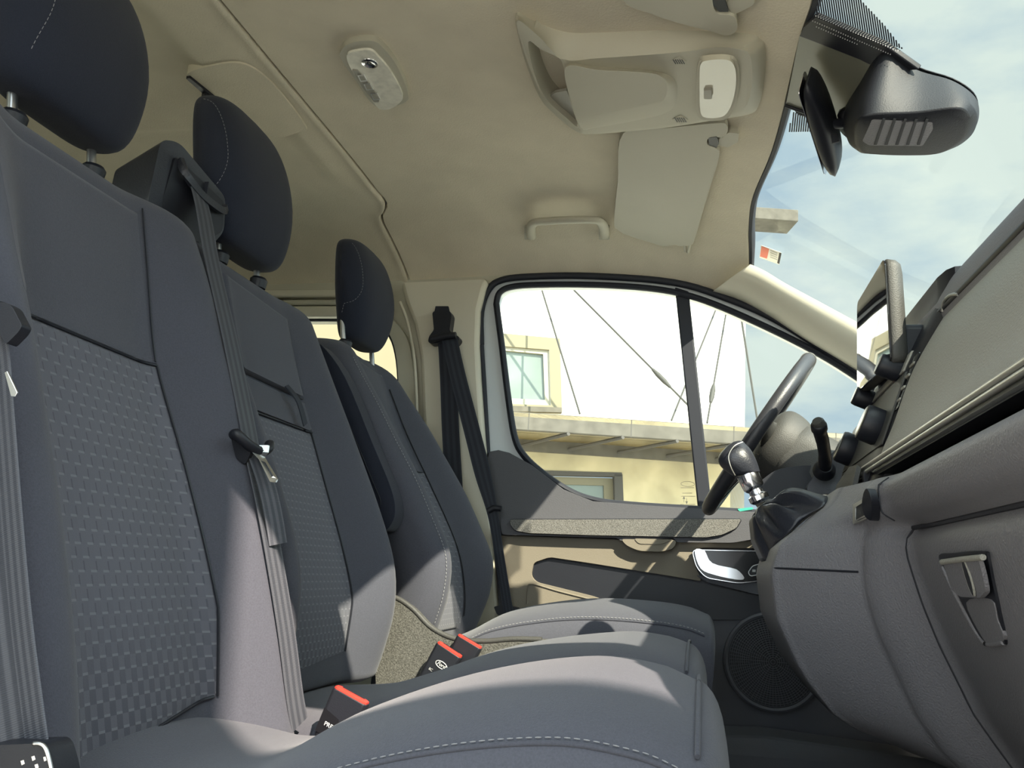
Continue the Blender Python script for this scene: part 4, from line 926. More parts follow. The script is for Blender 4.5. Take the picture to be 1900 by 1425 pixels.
# flat cover plate towards the header, and a dark arm
pp = [wsp(*p, off=.014) for p in [(1484, 64), (1592, 104), (1640, 118), (1625, 200), (1580, 228), (1520, 216), (1458, 196)]]
slab('cover_plate', fillet(pp, .004), (.003, 0, .005), base_mat('olive_grey_plastic', (0.15, 0.15, 0.115), 0.35, spec=0.5), ch, bevel=.0015)
pr = [wsp(*p, off=.016) for p in [(1512, 30), (1560, 50), (1640, 84), (1705, 130), (1640, 134), (1596, 112), (1540, 90), (1483, 68), (1492, 48)]]
slab('cover_arm', pr, (.005, 0, .008), M['black'], ch, bevel=.002)
tube('plate_rim', [wsp(*p, off=.016) for p in [(1458, 196), (1490, 207), (1520, 217)]], .0035, M['black'], ch, n=8)
dots = []
for (a, b, c_, d_, n) in [((1514, 30), (1666, 95), 0, 0, 34), ((1508, 39), (1652, 101), 0, 0, 34), ((1515, 50), (1590, 82), 0, 0, 18)]:
    for i in range(n):
        t = i / (n - 1); q = wsp(a[0] + (b[0] - a[0]) * t, a[1] + (b[1] - a[1]) * t, off=.0175); dots.append(box_geo(q, (.0012, .0012, .0012)))
V, Fc = join_geo(*dots); mk('dot_print', V, Fc, M['grey_print'], ch, smooth=False)
# striped enamel beside the cover: thin ceramic lines on the glass
def stripes(name, poly, x0, x1, ytop, ybot, step, slant):
    gs_ = []; x = x0
    while x < x1:
        gs_.append((x, step)); x += step
    geo = []
    for x, s in gs_:
        # clip a slanted line with the polygon
        pts = []
        P = poly; N_ = len(P)
        for i in range(N_):
            (ax, ay), (bx, by) = P[i], P[(i + 1) % N_]
            fa = ax - (x + slant * (ay - ytop)); fb = bx - (x + slant * (by - ytop))
            if fa * fb < 0:
                t = fa / (fa - fb); pts.append((ax + (bx - ax) * t, ay + (by - ay) * t))
        if len(pts) == 2:
            (ax, ay), (bx, by) = pts; h = step * .30
            geo.append(slab_geo([wsp(ax - h, ay, .003), wsp(ax + h, ay, .003), wsp(bx + h, by, .003), wsp(bx - h, by, .003)], (0.0002, 0, .0004)))
    V, Fc = join_geo(*geo); return mk(name, V, Fc, M['rubber'], None, smooth=False)
o = stripes('trim_12', [(1515, -5), (1592, -5), (1640, 46), (1676, 92), (1640, 78), (1560, 42), (1513, 27)], 1500, 1690, 0, 90, 4.2, .15); tag(o, 'fine striped enamel on the windscreen above the camera cover', kind='structure')
o = stripes('trim_13', [(1472, 208), (1524, 222), (1524, 244), (1462, 245)], 1450, 1540, 225, 245, 4.2, -.1); tag(o, 'fine striped enamel on the windscreen below the camera cover', kind='structure')
mr = empty('rear_view_mirror', at(1528, 220, Y=1.43)); tag(mr, 'black rear view mirror seen edge-on in front of the camera cover', 'mirror')
# mirror shell: long axis nearly lateral, turned so that we see its edge
pn = [at(1500, 138, Y=1.33), at(1509, 160, Y=1.345), at(1522, 205, Y=1.38), (0, 0, 0), at(1550, 300, Y=1.50)]
ax0 = Vector(at(1501, 140, Y=1.33)); ax1 = Vector(at(1553, 312, Y=1.52)); long_ = (ax1 - ax0); Lm = long_.length; long_.normalize()
upm = Vector((.12, 0, 1)); upm = (upm - long_ * upm.dot(long_)).normalized(); nm = long_.cross(upm).normalized()
rows = []
for j in range(17):
    t = j / 16; cc = ax0 + long_ * Lm * t; e = (1 - abs(2 * t - 1) ** 4) ** .5; e = max(e, .12)
    hh = .034 * (.55 + .45 * e); tt = .013 * e * (1 + .35 * math.sin(math.pi * t)); row = []
    for i in range(20):
        a = 2 * math.pi * i / 20; row.append(tuple(cc + upm * hh * math.copysign(abs(math.cos(a)) ** .6, math.cos(a)) + nm * tt * math.copysign(abs(math.sin(a)) ** .7, math.sin(a))))
    rows.append(row)
V, Fc = grid_geo(rows, True, True, True); mk('mirror_shell', V, Fc, M['black'], mr, angle=60)
mg = ax0.lerp(ax1, .5); sgm = -1 if nm.x > 0 else 1
V, Fc = slab_geo(fillet([tuple(mg + long_ * u * Lm * .46 + upm * v * .028 + nm * sgm * .0135) for u, v in ((-1, -1), (1, -1), (1, 1), (-1, 1))], .012), tuple(nm * sgm * .001)); mk('mirror_glass', V, Fc, M['chrome'], mr)
stalk = [tuple(mg + nm * -sgm * .012), at(1566, 228, Y=1.43), at(1572, 210, Y=1.43), wsp(1590, 190)]
tube('mirror_stalk', smooth_path(stalk, 5, False), .0085, M['black'], mr, n=12)
lathe('mirror_ball', at(1570, 214, Y=1.43), (.6, 0, .8), [(-.014, .004), (-.008, .012), (.0, .015), (.008, .012), (.014, .004)], M['black_gloss'], mr, 20)
slab('adjust_tab', ats([(1542, 249), (1555, 247), (1557, 262), (1544, 266)], 1.405), (0, .003, 0), M['black_gloss'], mr, bevel=.0006)
# windscreen sticker
st_ = empty('windscreen_sticker', wsp(1430, 470)); tag(st_, 'small printed red and white sticker at the lower corner of the windscreen', 'sticker')
slab('sticker_sheet', [wsp(*p, off=.003) for p in [(1412, 455), (1450, 469), (1446, 491), (1409, 478)]], (.0003, 0, .0004), M['paper'], st_, smooth=False)
slab('red_field', [wsp(*p, off=.0035) for p in [(1413, 457), (1427, 462), (1423, 480), (1410, 476)]], (.0003, 0, .0004), M['red_print'], st_, smooth=False)
for k in range(4): slab('grey_line', [wsp(*p, off=.0035) for p in [(1429, 464 + 4 * k), (1442, 469 + 4 * k), (1442, 471 + 4 * k), (1429, 466 + 4 * k)]], (.0002, 0, .0003), M['grey_print'], st_, smooth=False)
slab('dark_edge', [wsp(*p, off=.0035) for p in [(1446, 469), (1450, 470), (1446, 490), (1442, 488)]], (.0002, 0, .0003), M['rubber'], st_, smooth=False)
# ------------------------------------------------------------------ dashboard
dash = empty('dashboard', (.6, 1.44, .05)); tag(dash, 'grey dashboard with open tray, silver strips and a closed glovebox along the windscreen', 'dashboard')
# padded upper section in front of the bench
def prof_loft(name, prof_fn, ys, mat, parent, angle=35, cap=True, bevel=0):
    rows = [[(x, y, z) for x, z in prof_fn(y)] for y in ys]
    V, Fc = grid_geo(rows, True, cap, cap); return mk(name, V, Fc, mat, parent, angle=angle, bevel=bevel)
def dense(pts, n=5, closed=False): return [(p[0], p[2]) for p in smooth_path([(a, 0, b) for a, b in pts], n, closed)]
def droop(y): return -.020 * max(0, (1.45 - y) / .9) ** 1.2
padp = [(.247, .712), (.252, .728), (.266, .762), (.284, .815), (.298, .850), (.322, .895), (.345, .935)]
def pad(y):
    d = droop(y); f = dense(padp, 5); n = len(f)
    out = [(x, z + d * (i / n)) for i, (x, z) in enumerate(f)]
    return out + [(.40, .93), (.60, .90), (.60, .70), (.30, .70)]
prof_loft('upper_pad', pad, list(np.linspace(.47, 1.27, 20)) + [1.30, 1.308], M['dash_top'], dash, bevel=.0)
hoodp = [(.338, .925), (.340, .950), (.352, .985), (.372, 1.008), (.400, 1.018), (.44, 1.010), (.60, .965), (.98, .865)]
def hood(y):
    d = droop(y) * 1.5; f = dense(hoodp, 4)
    k = sstep(1.52, 1.75, y)
    out = [(x + k * .045 * (1 - (x - .338) / .64), z + d - k * .13 * max(0, (1 - abs(x - .40) / .3))) for x, z in f]
    return out + [(.98, .80), (.42, .80)]
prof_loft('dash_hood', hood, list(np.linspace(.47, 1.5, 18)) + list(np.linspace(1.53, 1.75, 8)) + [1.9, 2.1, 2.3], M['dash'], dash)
# gap and vent strip between hood and pad
tube('vent_gap', [(.342, y, .938 + droop(y)) for y in np.linspace(.5, 1.34, 12)], .006, M['black'], dash, n=8)
# small grab ring opening on the hood edge
rg = [tuple(Vector(at(*p, X=.338))) for p in [(1749, 578), (1752, 560), (1764, 548), (1778, 546)]]
tube('hood_clip', smooth_path(rg, 5, False), .0028, M['silver'], dash, n=8)
# silver strips
for (x, z, r) in ((.243, .709, .0042), (.238, .6985, .0032)):
    tube('silver_strip', [(x, y, z) for y in np.linspace(.47, 1.50, 14)], r, M['silver'], dash, n=12, up=(0, 0, 1))
slab('strip_backing', [(.246, .47, .690), (.246, 1.5, .690), (.250, 1.5, .716), (.250, .47, .716)], (.02, 0, 0), M['black'], dash)
# open tray
tr = [(.246, .47, .692), (.246, 1.36, .692), (.62, 1.36, .70), (.62, .47, .70)]
slab('tray_roof', tr, (0, 0, .004), M['black'], dash)
slab('tray_floor', [(.236, .47, .662), (.236, 1.36, .662), (.62, 1.36, .66), (.62, .47, .66)], (0, 0, -.004), M['floor_carpet'], dash)
slab('tray_end', [(.234, 1.36, .655), (.234, 1.375, .655), (.234, 1.375, .70), (.234, 1.36, .70)], (.2, 0, 0), M['black'], dash)
# lower body: glovebox zone blending into the centre pod
GLX = [(.10, .70), (.16, .60), (.22, .50), (.28, .42), (.33, .36), (.40, .311), (.423, .301), (.468, .280), (.512, .263), (.566, .246), (.606, .2395), (.634, .230), (.655, .226), (.667, .232)]
MIX = [(.10, .70), (.16, .60), (.22, .47), (.28, .36), (.34, .288), (.38, .259), (.429, .236), (.478, .215), (.523, .203), (.557, .201), (.618, .203), (.655, .210), (.667, .217)]
PDX = [(.10, .70), (.20, .60), (.27, .48), (.305, .35), (.319, .281), (.351, .188), (.409, .140), (.478, .108), (.544, .100), (.583, .111), (.643, .181), (.655, .188), (.667, .194)]
ZS = [.667, .664, .658, .65, .64, .63, .62, .614, .608, .603, .598, .59, .58, .57, .56, .55, .54, .53, .515, .50, .48, .46, .44, .42, .40, .38, .36, .345, .33, .32, .31, .30, .28, .25, .22, .18, .12]
def lowx(y, z):
    g = interp(GLX, z); m = interp(MIX, z); p = interp(PDX, z)
    if y <= 1.10: x = g
    elif y <= 1.19: t = sstep(1.10, 1.19, y); x = g + (m - g) * t
    elif y <= 1.30: t = (y - 1.19) / .11; x = m + (p - m) * t
    else: x = p
    if y > 1.295: x += .0
    # undercut below the rounded upper lip
    k = sstep(.585, .603, z) * (1 - sstep(.606, .622, z)); gg = 1 - sstep(1.10, 1.26, y)
    x += .014 * k * gg - .010 * sstep(.60, .625, z) * (1 - sstep(.652, .667, z)) * gg
    return x
ysl = list(np.linspace(.47, 1.08, 10)) + [1.10, 1.11, 1.12, 1.13, 1.14, 1.15, 1.16, 1.17, 1.18, 1.185, 1.19, 1.195, 1.20, 1.21, 1.23, 1.25, 1.27, 1.28, 1.285, 1.29, 1.295]
rows = []
for y in ysl: rows.append([(lowx(y, z), y, z) for z in ZS])
for k in range(1, 7):                                              # rounded nose of the pod
    ph = math.pi / 2 * k / 6; rows.append([(lowx(1.30, z) + .0 * (1 - math.cos(ph)), 1.295 + .018 * math.sin(ph) , z) if False else (lowx(1.30, z) - .004 * math.sin(ph), 1.295 + .02 * k / 6, z) for z in ZS])
for y in (1.34, 1.45, 1.60, 1.63): rows.append([(lowx(1.30, z) - .004, y, z) for z in ZS])
rows.append([(lowx(1.30, z) + .02, 1.655, z) for z in ZS]); rows.append([(max(.36, lowx(1.30, z)), 1.66, z) for z in ZS])
for y in (1.8, 2.3): rows.append([(.36 + .5 * max(0, .5 - z), y, z) for z in ZS])
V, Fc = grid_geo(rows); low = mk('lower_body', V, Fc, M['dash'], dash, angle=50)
slab('dash_end_panel', [(lowx(.47, z), .470, z) for z in ZS] + [(.80, .470, .12), (.80, .470, .667)], (0, .004, 0), M['dash'], dash, bevel=.001)
slab('dash_end_panel', [(.245, .470, .655), (.62, .470, .655), (.62, .470, .71), (.252, .470, .71)], (0, .004, 0), M['black'], dash)
tube('pod_seam', [(lowx(y, .549) - .0004, y, .549) for y in np.linspace(1.195, 1.30, 12)], .0014, M['black'], dash, n=6)
tube('lip_seam', [(lowx(1.135, z) - .0003, 1.135, z) for z in np.linspace(.612, .664, 12)], .0012, M['black'], dash, n=6)
tube('glovebox_gap', [(lowx(y, .6035) - .001, y, .6035) for y in np.linspace(.47, 1.12, 14)], .0028, M['black'], dash, n=6)
tube('glovebox_gap', [(lowx(1.12, z) - .0002, 1.12, z) for z in np.linspace(.30, .603, 26)], .0012, M['black'], dash, n=6)
# glovebox latch in its recess
def onlow(px, py, off=0.0):
    d = _M @ np.array([(px - CX) / F, (py - CY) / F, 1.0]); lo, hi = .4, 1.6
    for _ in range(40):
        m = (lo + hi) / 2; p = CAM + d * m / d[1]
        if p[0] < lowx(m, p[2]) - off: lo = m
        else: hi = m
    return (float(p[0]), float(p[1]), float(p[2]))
rec = smooth_path([onlow(*p, .0025) for p in [(1742, 1030), (1770, 1026), (1822, 1022), (1832, 1034), (1840, 1075), (1852, 1130), (1864, 1188), (1858, 1196), (1838, 1196), (1822, 1190), (1800, 1150), (1775, 1100), (1752, 1055)]], 4)
gl_l = slab('latch_recess', rec, (.010, 0, 0), M['black'], dash, bevel=0)
paddle0 = fillet([onlow(*p, .0065) for p in [(1757, 1044), (1824, 1036), (1832, 1066), (1838, 1098), (1826, 1110), (1790, 1108), (1774, 1096)]], .006)
slab('glovebox_latch', paddle0, (-.004, 0, 0), M['dash'], dash, bevel=.0025, segs=3)
tube('latch_brow', [onlow(*p, .010) for p in [(1748, 1043), (1785, 1038), (1824, 1034)]], .0028, M['dash_top'], dash, n=8)
c = Vector(onlow(1797, 1071, .0112)); lk = []
kh = [tuple(c + Vector((0, 1, 0)) * .007 * math.cos(t) + Vector((.25, 0, -1)).normalized() * .017 * math.sin(t)) for t in [i * math.pi / 12 for i in range(24)]]
slab('latch_lock', kh, (-.001, 0, 0), M['black'], dash); tube('lock_rim', kh, .0011, M['dash_top'], dash, n=6, closed=True)
scoop = smooth_path([onlow(*p, .0035) for p in [(1792, 1118), (1838, 1112), (1850, 1150), (1862, 1186), (1840, 1194), (1824, 1186)]], 4)
slab('latch_scoop', scoop, (.004, 0, 0), M['dash'], dash, bevel=.001)
tube('scoop_edge', smooth_path([onlow(*p, .002) for p in [(1750, 1052), (1772, 1100), (1800, 1152), (1824, 1190), (1842, 1196), (1862, 1192)]], 4, False), .0026, M['dash'], dash, n=8)
# hook and slot on the lower body
c = onlow(1612, 930, .003)
slab('slot_plate', fillet([onlow(*p, .003) for p in [(1584, 938), (1612, 920), (1616, 955), (1584, 970)]], .003), (.004, 0, 0), M['black'], dash, bevel=.0008)
slab('slot_bezel', [fillet([onlow(*p, .0035) for p in [(1582, 936), (1616, 916), (1619, 957), (1582, 973)]], .003), fillet([onlow(*p, .0035) for p in [(1587, 941), (1611, 926), (1613, 951), (1587, 965)]], .002)], (.003, 0, 0), M['silver'], dash)
hk = smooth_path([onlow(*p, .004) for p in [(1624, 908), (1632, 930), (1632, 965), (1620, 960), (1614, 940), (1617, 916)]], 5)
slab('bag_hook', hk, (-.010, -.003, 0), M['black'], dash, bevel=.003, segs=3)
# centre stack
def sx(z): return interp([(.66, .232), (.72, .250), (.76, .262), (.83, .285), (.90, .315), (.96, .345)], z)
zs2 = [.64, .66, .69, .72, .76, .80, .84, .88, .92, .955, .985, 1.0]
rows = []
for y, o_ in ((1.305, .03), (1.31, .012), (1.325, .004), (1.36, .0), (1.5, .0), (1.70, .0), (1.72, .01), (1.73, .05)):
    rows.append([(sx(z) + o_, y, z) for z in zs2] + [(.50, y, 1.0), (.50, y, .64)])
V, Fc = grid_geo(rows, True, True, True); stack = mk('centre_stack', V, Fc, M['black'], dash, angle=40)
def stack_pt(px, py, off=0.0):
    d = _M @ np.array([(px - CX) / F, (py - CY) / F, 1.0]); lo, hi = .8, 2.4
    for _ in range(40):
        m = (lo + hi) / 2; p = CAM + d * m / d[1]
        if p[0] < sx(p[2]) - off: lo = m
        else: hi = m
    return (float(p[0]), float(p[1]), float(p[2]))
# pale fascia plates on the stack
slab('stack_fascia', [(sx(.735) - .002, 1.33, .735), (sx(.735) - .002, 1.69, .735), (sx(.845) - .002, 1.69, .845), (sx(.845) - .002, 1.33, .845)], (.004, 0, 0), M['hub'], dash, bevel=.002)
slab('stack_fascia', [(sx(.852) - .003, 1.36, .852), (sx(.852) - .003, 1.68, .852), (sx(.885) - .003, 1.68, .885), (sx(.885) - .003, 1.36, .885)], (.004, 0, 0), M['dash_top'], dash, bevel=.002)
na = Vector((-.93, 0, .37)).normalized()
def dial(name, c, r, d, n=28):
    c = Vector(c); base = c
    o = lathe(name, tuple(c), tuple(na), [(-.004, r * .92), (.0, r), (d * .75, r), (d * .95, r * .94), (d, r * .86)], M['black'], dash, 40)
    lathe('dial_face', tuple(c + na * d), tuple(na), [(0, r * .84), (.0008, r * .8), (.0009, r * .2)], M['steel'], o, 32)
    return o
dial('climate_dial', (sx(.775) - .004, 1.400, .772), .029, .026)
dial('climate_dial', (sx(.775) - .004, 1.632, .768), .029, .026)
dial('radio_knob', (sx(.862) - .006, 1.398, .862), .018, .030)
dial('radio_knob', (sx(.862) - .006, 1.620, .858), .018, .030)
for k in range(4):                                                 # vent blades at the end of the pad
    z = .800 + k * .018; box('vent_blade', (sx(z) + .005, 1.325, z), (.008, .028, .004), M['dash_top'], dash, bevel=.001)
slab('vent_frame', fillet([(sx(.785) + .002, 1.308, .785), (sx(.785) + .002, 1.344, .785), (sx(.87) + .002, 1.344, .87), (sx(.87) + .002, 1.308, .87)], .004), (.002, 0, 0), M['black_gloss'], dash, bevel=.001)
# button block at the strip end
slab('button_block', fillet([at(1547, 922, Y=1.52), at(1552, 900, Y=1.52), at(1575, 866, Y=1.46), at(1590, 862, Y=1.38), at(1582, 900, Y=1.38), at(1563, 925, Y=1.44)], .003), (.006, 0, -.004), M['hub'], dash, bevel=.001)
slab('button_mark', [at(1560, 908, Y=1.475), at(1566, 896, Y=1.47), at(1568, 899, Y=1.465), at(1562, 912, Y=1.47)], (.001, -.002, 0), M['black'], dash)

# display standing on the dash
scr = empty('display_screen', (.30, 1.50, .90)); tag(scr, 'upright glossy touch screen standing on the middle of the dashboard', 'screen')
f0 = Vector((.276, 1.368, .868)); fz = Vector((.0, 0, 1)); T = [at(1640, 478, Y=1.375), at(1590, 562, Y=1.625), at(1590, 728, Y=1.625), at(1652, 672, Y=1.375)]
T = [Vector(t) for t in T]; xm = sum(t.x for t in T) / 4
front = fillet([tuple(t) for t in T], .016)
slab('screen_glass', front, (.003, 0, 0), M['screen'], scr, bevel=.0008)
rows = []
for k, (dx, s) in enumerate(((.003, 1.0), (.006, 1.015), (.018, 1.0), (.026, .95), (.030, .86))):
    cx_ = sum((Vector(p) for p in front), Vector()) / len(front)
    rows.append([tuple(cx_ + (Vector(p) - cx_) * s + Vector((dx, 0, 0))) for p in front])
V, Fc = grid_geo(rows, True, True, True); mk('screen_shell', V, Fc, M['hub'], scr, angle=60)
box('screen_foot', (.33, 1.50, .89), (.06, .20, .10), M['black'], scr, bevel=.01)

# gear lever
gear = empty('gear_lever', (.14, 1.48, .60)); tag(gear, 'gear lever with black knob, chrome collar and creased leather boot', 'gear lever')
kc = [at(1349, 872, Y=1.46), at(1352, 850, Y=1.46), at(1364, 828, Y=1.46), at(1380, 822, Y=1.46)]
k0 = Vector(at(1387, 880, Y=1.48)); k1 = Vector(at(1372, 826, Y=1.48)); ka = (k1 - k0).normalized(); Lk = (k1 - k0).length
rows = []
for j in range(15):
    t = j / 14; r = .0185 * (1 - (max(0, t - .55) / .5) ** 2.2) ** .5 * (1 + .42 * math.sin(math.pi * min(1, t * 1.15))) if t < .999 else .006
    c = k0 + ka * Lk * 1.12 * t + Vector((-.012, 0, 0)) * math.sin(math.pi * t * .9) * 1.0
    s = Vector((0, 1, 0)); u = ka.cross(s).normalized()
    rows.append([tuple(c + u * math.cos(a) * r * 1.12 + s * math.sin(a) * r) for a in [2 * math.pi * i / 28 for i in range(28)]])
V, Fc = grid_geo(rows, True, True, True); kn = mk('gear_knob', V, Fc, M['leather'], gear, angle=70)
tube('knob_seam', smooth_path([at(1364, 882, Y=1.456), at(1356, 866, Y=1.450), at(1352, 846, Y=1.450), at(1362, 828, Y=1.450), at(1378, 820, Y=1.456)], 5, False), .0009, M['silver'], kn, n=6)
c0 = Vector(at(1412, 932, Y=1.48)); ca = (k0 - c0)
lathe('chrome_collar', tuple(c0), tuple(ca), [(0, .012), (.004, .0165), (.012, .0165), (.015, .012), (ca.length * .40, .0115), (ca.length * .46, .0150), (ca.length * .55, .0175), (ca.length * .9, .0185), (ca.length, .0180)], M['chrome'], gear, 32)
rb = Vector(at(1432, 968, Y=1.48)); rows = []
top_c = Vector(at(1414, 936, Y=1.48)); 
basep = [at(1545, 932, Y=1.36), at(1500, 962, Y=1.36), at(1458, 1000, Y=1.37), at(1432, 1030, Y=1.44), at(1420, 1020, Y=1.52), at(1440, 985, Y=1.58), at(1500, 930, Y=1.60), at(1540, 920, Y=1.52)]
bb = smooth_path(basep, 5); nb_ = len(bb)
cen = sum((Vector(p) for p in bb), Vector()) / nb_
ringt = []
for i in range(nb_):
    d = Vector(bb[i]) - cen; d.z *= .6; d.normalize(); ringt.append(top_c + d * .0135)
for j in range(17):
    t = j / 16; row = []
    for i in range(nb_):
        p = ringt[i].lerp(Vector(bb[i]), t ** .8); bulge = math.sin(math.pi * t) * (.014 + .010 * math.sin(i * .95 + 2.5 * t) + .005 * math.sin(i * 2.3))
        row.append(tuple(p + Vector((-.55, -.25, .6)).normalized() * bulge))
    rows.append(row)
V, Fc = grid_geo(rows, True, True, True); mk('leather_boot', V, Fc, M['leather'], gear, angle=80, sub=1)
tube('boot_rim', bb, .0035, M['black_gloss'], gear, n=8, closed=True, up=(0, 0, 1))
slab('boot_skirt', [at(1395, 950, Y=1.47), at(1400, 1000, Y=1.47), at(1422, 1048, Y=1.45), at(1446, 1012, Y=1.44), at(1430, 960, Y=1.46)], (0, .12, 0), M['leather'], gear, bevel=.012, segs=4)

# steering wheel
swh = empty('steering_wheel', (.122, 1.99, .85)); tag(swh, 'black steering wheel seen edge-on in front of the driver seat', 'steering wheel')
wc = Vector((.122, 1.99, .850)); ua = Vector((.535, 0, .845)).normalized(); yb_ = Vector((0, 1, 0)); aa_ = Vector((-.845, 0, .535)).normalized(); RW = .199
ring_ = [tuple(wc + ua * math.cos(t) * RW + yb_ * math.sin(t) * RW) for t in [2 * math.pi * i / 96 for i in range(96)]]
tube('wheel_rim', ring_, .0165, M['wheel'], swh, n=20, closed=True, up=tuple(aa_), flat=.95)
for t0 in (-.62, 0.62, math.pi - .5, math.pi + .5): pass
tube('rim_joint', [tuple(wc + ua * math.cos(-.42) * RW + yb_ * math.sin(-.42) * RW + (ua * math.cos(-.42) + yb_ * math.sin(-.42)) * .0172 * math.cos(a) + aa_ * .0165 * math.sin(a)) for a in [i * math.pi / 12 for i in range(24)]], .0008, M['silver'], swh, n=6, closed=True)
hubp = [(p[0], p[2]) for p in smooth_path([(-.075, 0, .055), (-.05, 0, .080), (-.01, 0, .086), (.012, 0, .074), (.024, 0, .045), (.028, 0, .006)], 5, False)]
lathe('wheel_hub', tuple(wc - aa_ * .03), tuple(aa_), hubp, M['hub'], swh, 40)
for sgn_, uu in ((-1, .02), (1, .02)):
    a = wc - aa_ * .02 + yb_ * sgn_ * .06; b = wc + yb_ * sgn_ * (RW - .004); rows = []
    for j in range(7):
        t = j / 6; c = a.lerp(b, t); w_ = .034 - .012 * math.sin(math.pi * t); rows.append([tuple(c + ua * w_ * math.cos(q) + aa_ * .009 * math.sin(q)) for q in [2 * math.pi * i / 16 for i in range(16)]])
    V, Fc = grid_geo(rows, True, True, True); mk('wheel_spoke', V, Fc, M['hub'], swh, angle=60)
for sy in (-.05, .05):
    a = wc - aa_ * .02 - ua * .06 + yb_ * sy * .5; b = wc - ua * (RW - .005) + yb_ * sy; rows = []
    for j in range(7):
        t = j / 6; c = a.lerp(b, t); rows.append([tuple(c + yb_ * .016 * math.cos(q) + aa_ * .009 * math.sin(q)) for q in [2 * math.pi * i / 16 for i in range(16)]])
    V, Fc = grid_geo(rows, True, True, True); mk('wheel_spoke', V, Fc, M['black_gloss'], swh, angle=60)
# steering column shroud
scol = empty('steering_column', (.2, 1.99, .78)); tag(scol, 'grey steering column shroud behind the wheel with a black stalk', 'steering column')
rows = []
for j in range(12):
    t = j / 11; c = wc - aa_ * (.055 + .20 * t) + Vector((0, 0, -.004)); ry = .080 + .030 * t ; ru = .075 + .012 * t - (.03 if j == 0 else 0)
    rows.append([tuple(c + ua * ru * math.copysign(abs(math.cos(q)) ** .75, math.cos(q)) + yb_ * ry * math.copysign(abs(math.sin(q)) ** .75, math.sin(q))) for q in [2 * math.pi * i / 36 for i in range(36)]])
V, Fc = grid_geo(rows, True, True, True); mk('column_shroud', V, Fc, M['hub'], scol, angle=60)
slab('shroud_lower', fillet([at(1395, 905, Y=1.90), at(1440, 870, Y=1.90), at(1500, 862, Y=1.90), at(1545, 870, Y=1.90), at(1520, 940, Y=1.90), at(1440, 960, Y=1.90)], .02), (0, .18, 0), M['black'], scol, bevel=.012, segs=3)
skp = [at(1529, 872, Y=1.80), at(1531, 850, Y=1.77), at(1527, 822, Y=1.72), at(1521, 800, Y=1.69), at(1519, 786, Y=1.675)]
tube('column_stalk', smooth_path(skp, 5, False), [.013] * 6 + [.012] * 5 + [.0125] * 5 + [.0150] * 3 + [.0145, .012], M['black'], scol, n=18)
ta = Vector(at(1518, 779, Y=1.668)); lathe('stalk_tip', at(1519, 786, Y=1.675), tuple((Vector((-.5, -.75, .55))).normalized()), [(-.006, .0125), (.004, .0120), (.008, .0095), (.0085, .003)], M['hub'], scol, 24)
lathe('stalk_collar', at(1530, 870, Y=1.80), (0, -1, .3), [(-.01, .022), (.0, .021), (.008, .017), (.012, .013)], M['black'], scol, 28)
# dark panel around the stalk root
slab('stalk_panel', fillet([at(1495, 905, Y=1.83), at(1545, 838, Y=1.83), at(1578, 820, Y=1.83), at(1600, 880, Y=1.83), at(1570, 960, Y=1.80), at(1520, 950, Y=1.80)], .01), (0, .03, 0), M['door_dark'], dash, bevel=.004)
# instrument housing behind the screen
slab('instrument_hood', fillet([(.37, 1.78, .84), (.355, 1.78, .90), (.40, 1.78, .955), (.60, 1.78, .945), (.60, 1.78, .80)], .02), (0, .46, 0), M['dash'], dash, bevel=.012, segs=3)

# ------------------------------------------------------------------ outside
gr = slab('ground', [(-40, -40, -.62), (40, -40, -.62), (40, 60, -.62), (-40, 60, -.62)], (0, 0, -.1), M['asphalt']); tag(gr, 'pale paved yard', kind='structure')
Q0 = np.array(at(960, 900, Y=12.0)); Q1 = np.array(at(1380, 900, Y=12.75)); td = Q1 - Q0; td[2] = 0; td /= np.linalg.norm(td); nd = np.array([td[1], -td[0], 0.0])
if nd[1] > 0: nd = -nd
def bw(px, py, out=0.0):
    d = _M @ np.array([(px - CX) / F, (py - CY) / F, 1.0]); o_ = Q0 + nd * out; t = nd.dot(o_ - CAM) / nd.dot(d); return tuple(float(v) for v in CAM + d * t)
def bset(p, z): return (p[0], p[1], z)
def bwall(name, px0, px1, z0, z1, mat, parent, out=0.0, holes=None, th=.25):
    a = bw(px0, 900, out); b = bw(px1, 900, out); h = [[q for q in hh] for hh in (holes or [])]
    return slab(name, [[bset(a, z0), bset(b, z0), bset(b, z1), bset(a, z1)]] + h, tuple(-nd * th), mat, parent, smooth=False)
bd_ = empty('building', bset(bw(1150, 900), -.6)); tag(bd_, 'white rendered building with an ochre ground floor and concrete canopy, outside the driver window', 'building')
zc_ = bw(1150, 800)[2]
ztop = bw(1370, 428)[2]
wuh = [bw(*p) for p in [(905, 640), (1018, 649), (1021, 752), (905, 748)]]
cr_ = bw(1380, 900)
a_ = bset(bw(790, 900), 0)
# upper white storey
tri0 = bw(790, 900); tri1 = bw(1381, 900)
slab('upper_wall', [[bset(tri0, zc_), bset(tri1, zc_), bset(bw(1381, 900), ztop), bset(tri0, ztop)], wuh], tuple(-nd * .3), M['facade'], bd_, smooth=False)
slab('end_wall', [bset(tri1, -.6), bset(tri1, ztop), tuple(np.array(bset(tri1, ztop)) - nd * 7), tuple(np.array(bset(tri1, -.6)) - nd * 7)], tuple(-td * .2), M['facade'], bd_, smooth=False)
pl0 = bw(-900, 900); slab('annex_wall', [bset(pl0, -.6), bset(tri0, -.6), bset(tri0, ztop - .6), bset(pl0, ztop - .6)], tuple(-nd * .3), base_mat('cream_render', (0.20, 0.172, 0.115), .9, var=.04, vscale=1), bd_, smooth=False)
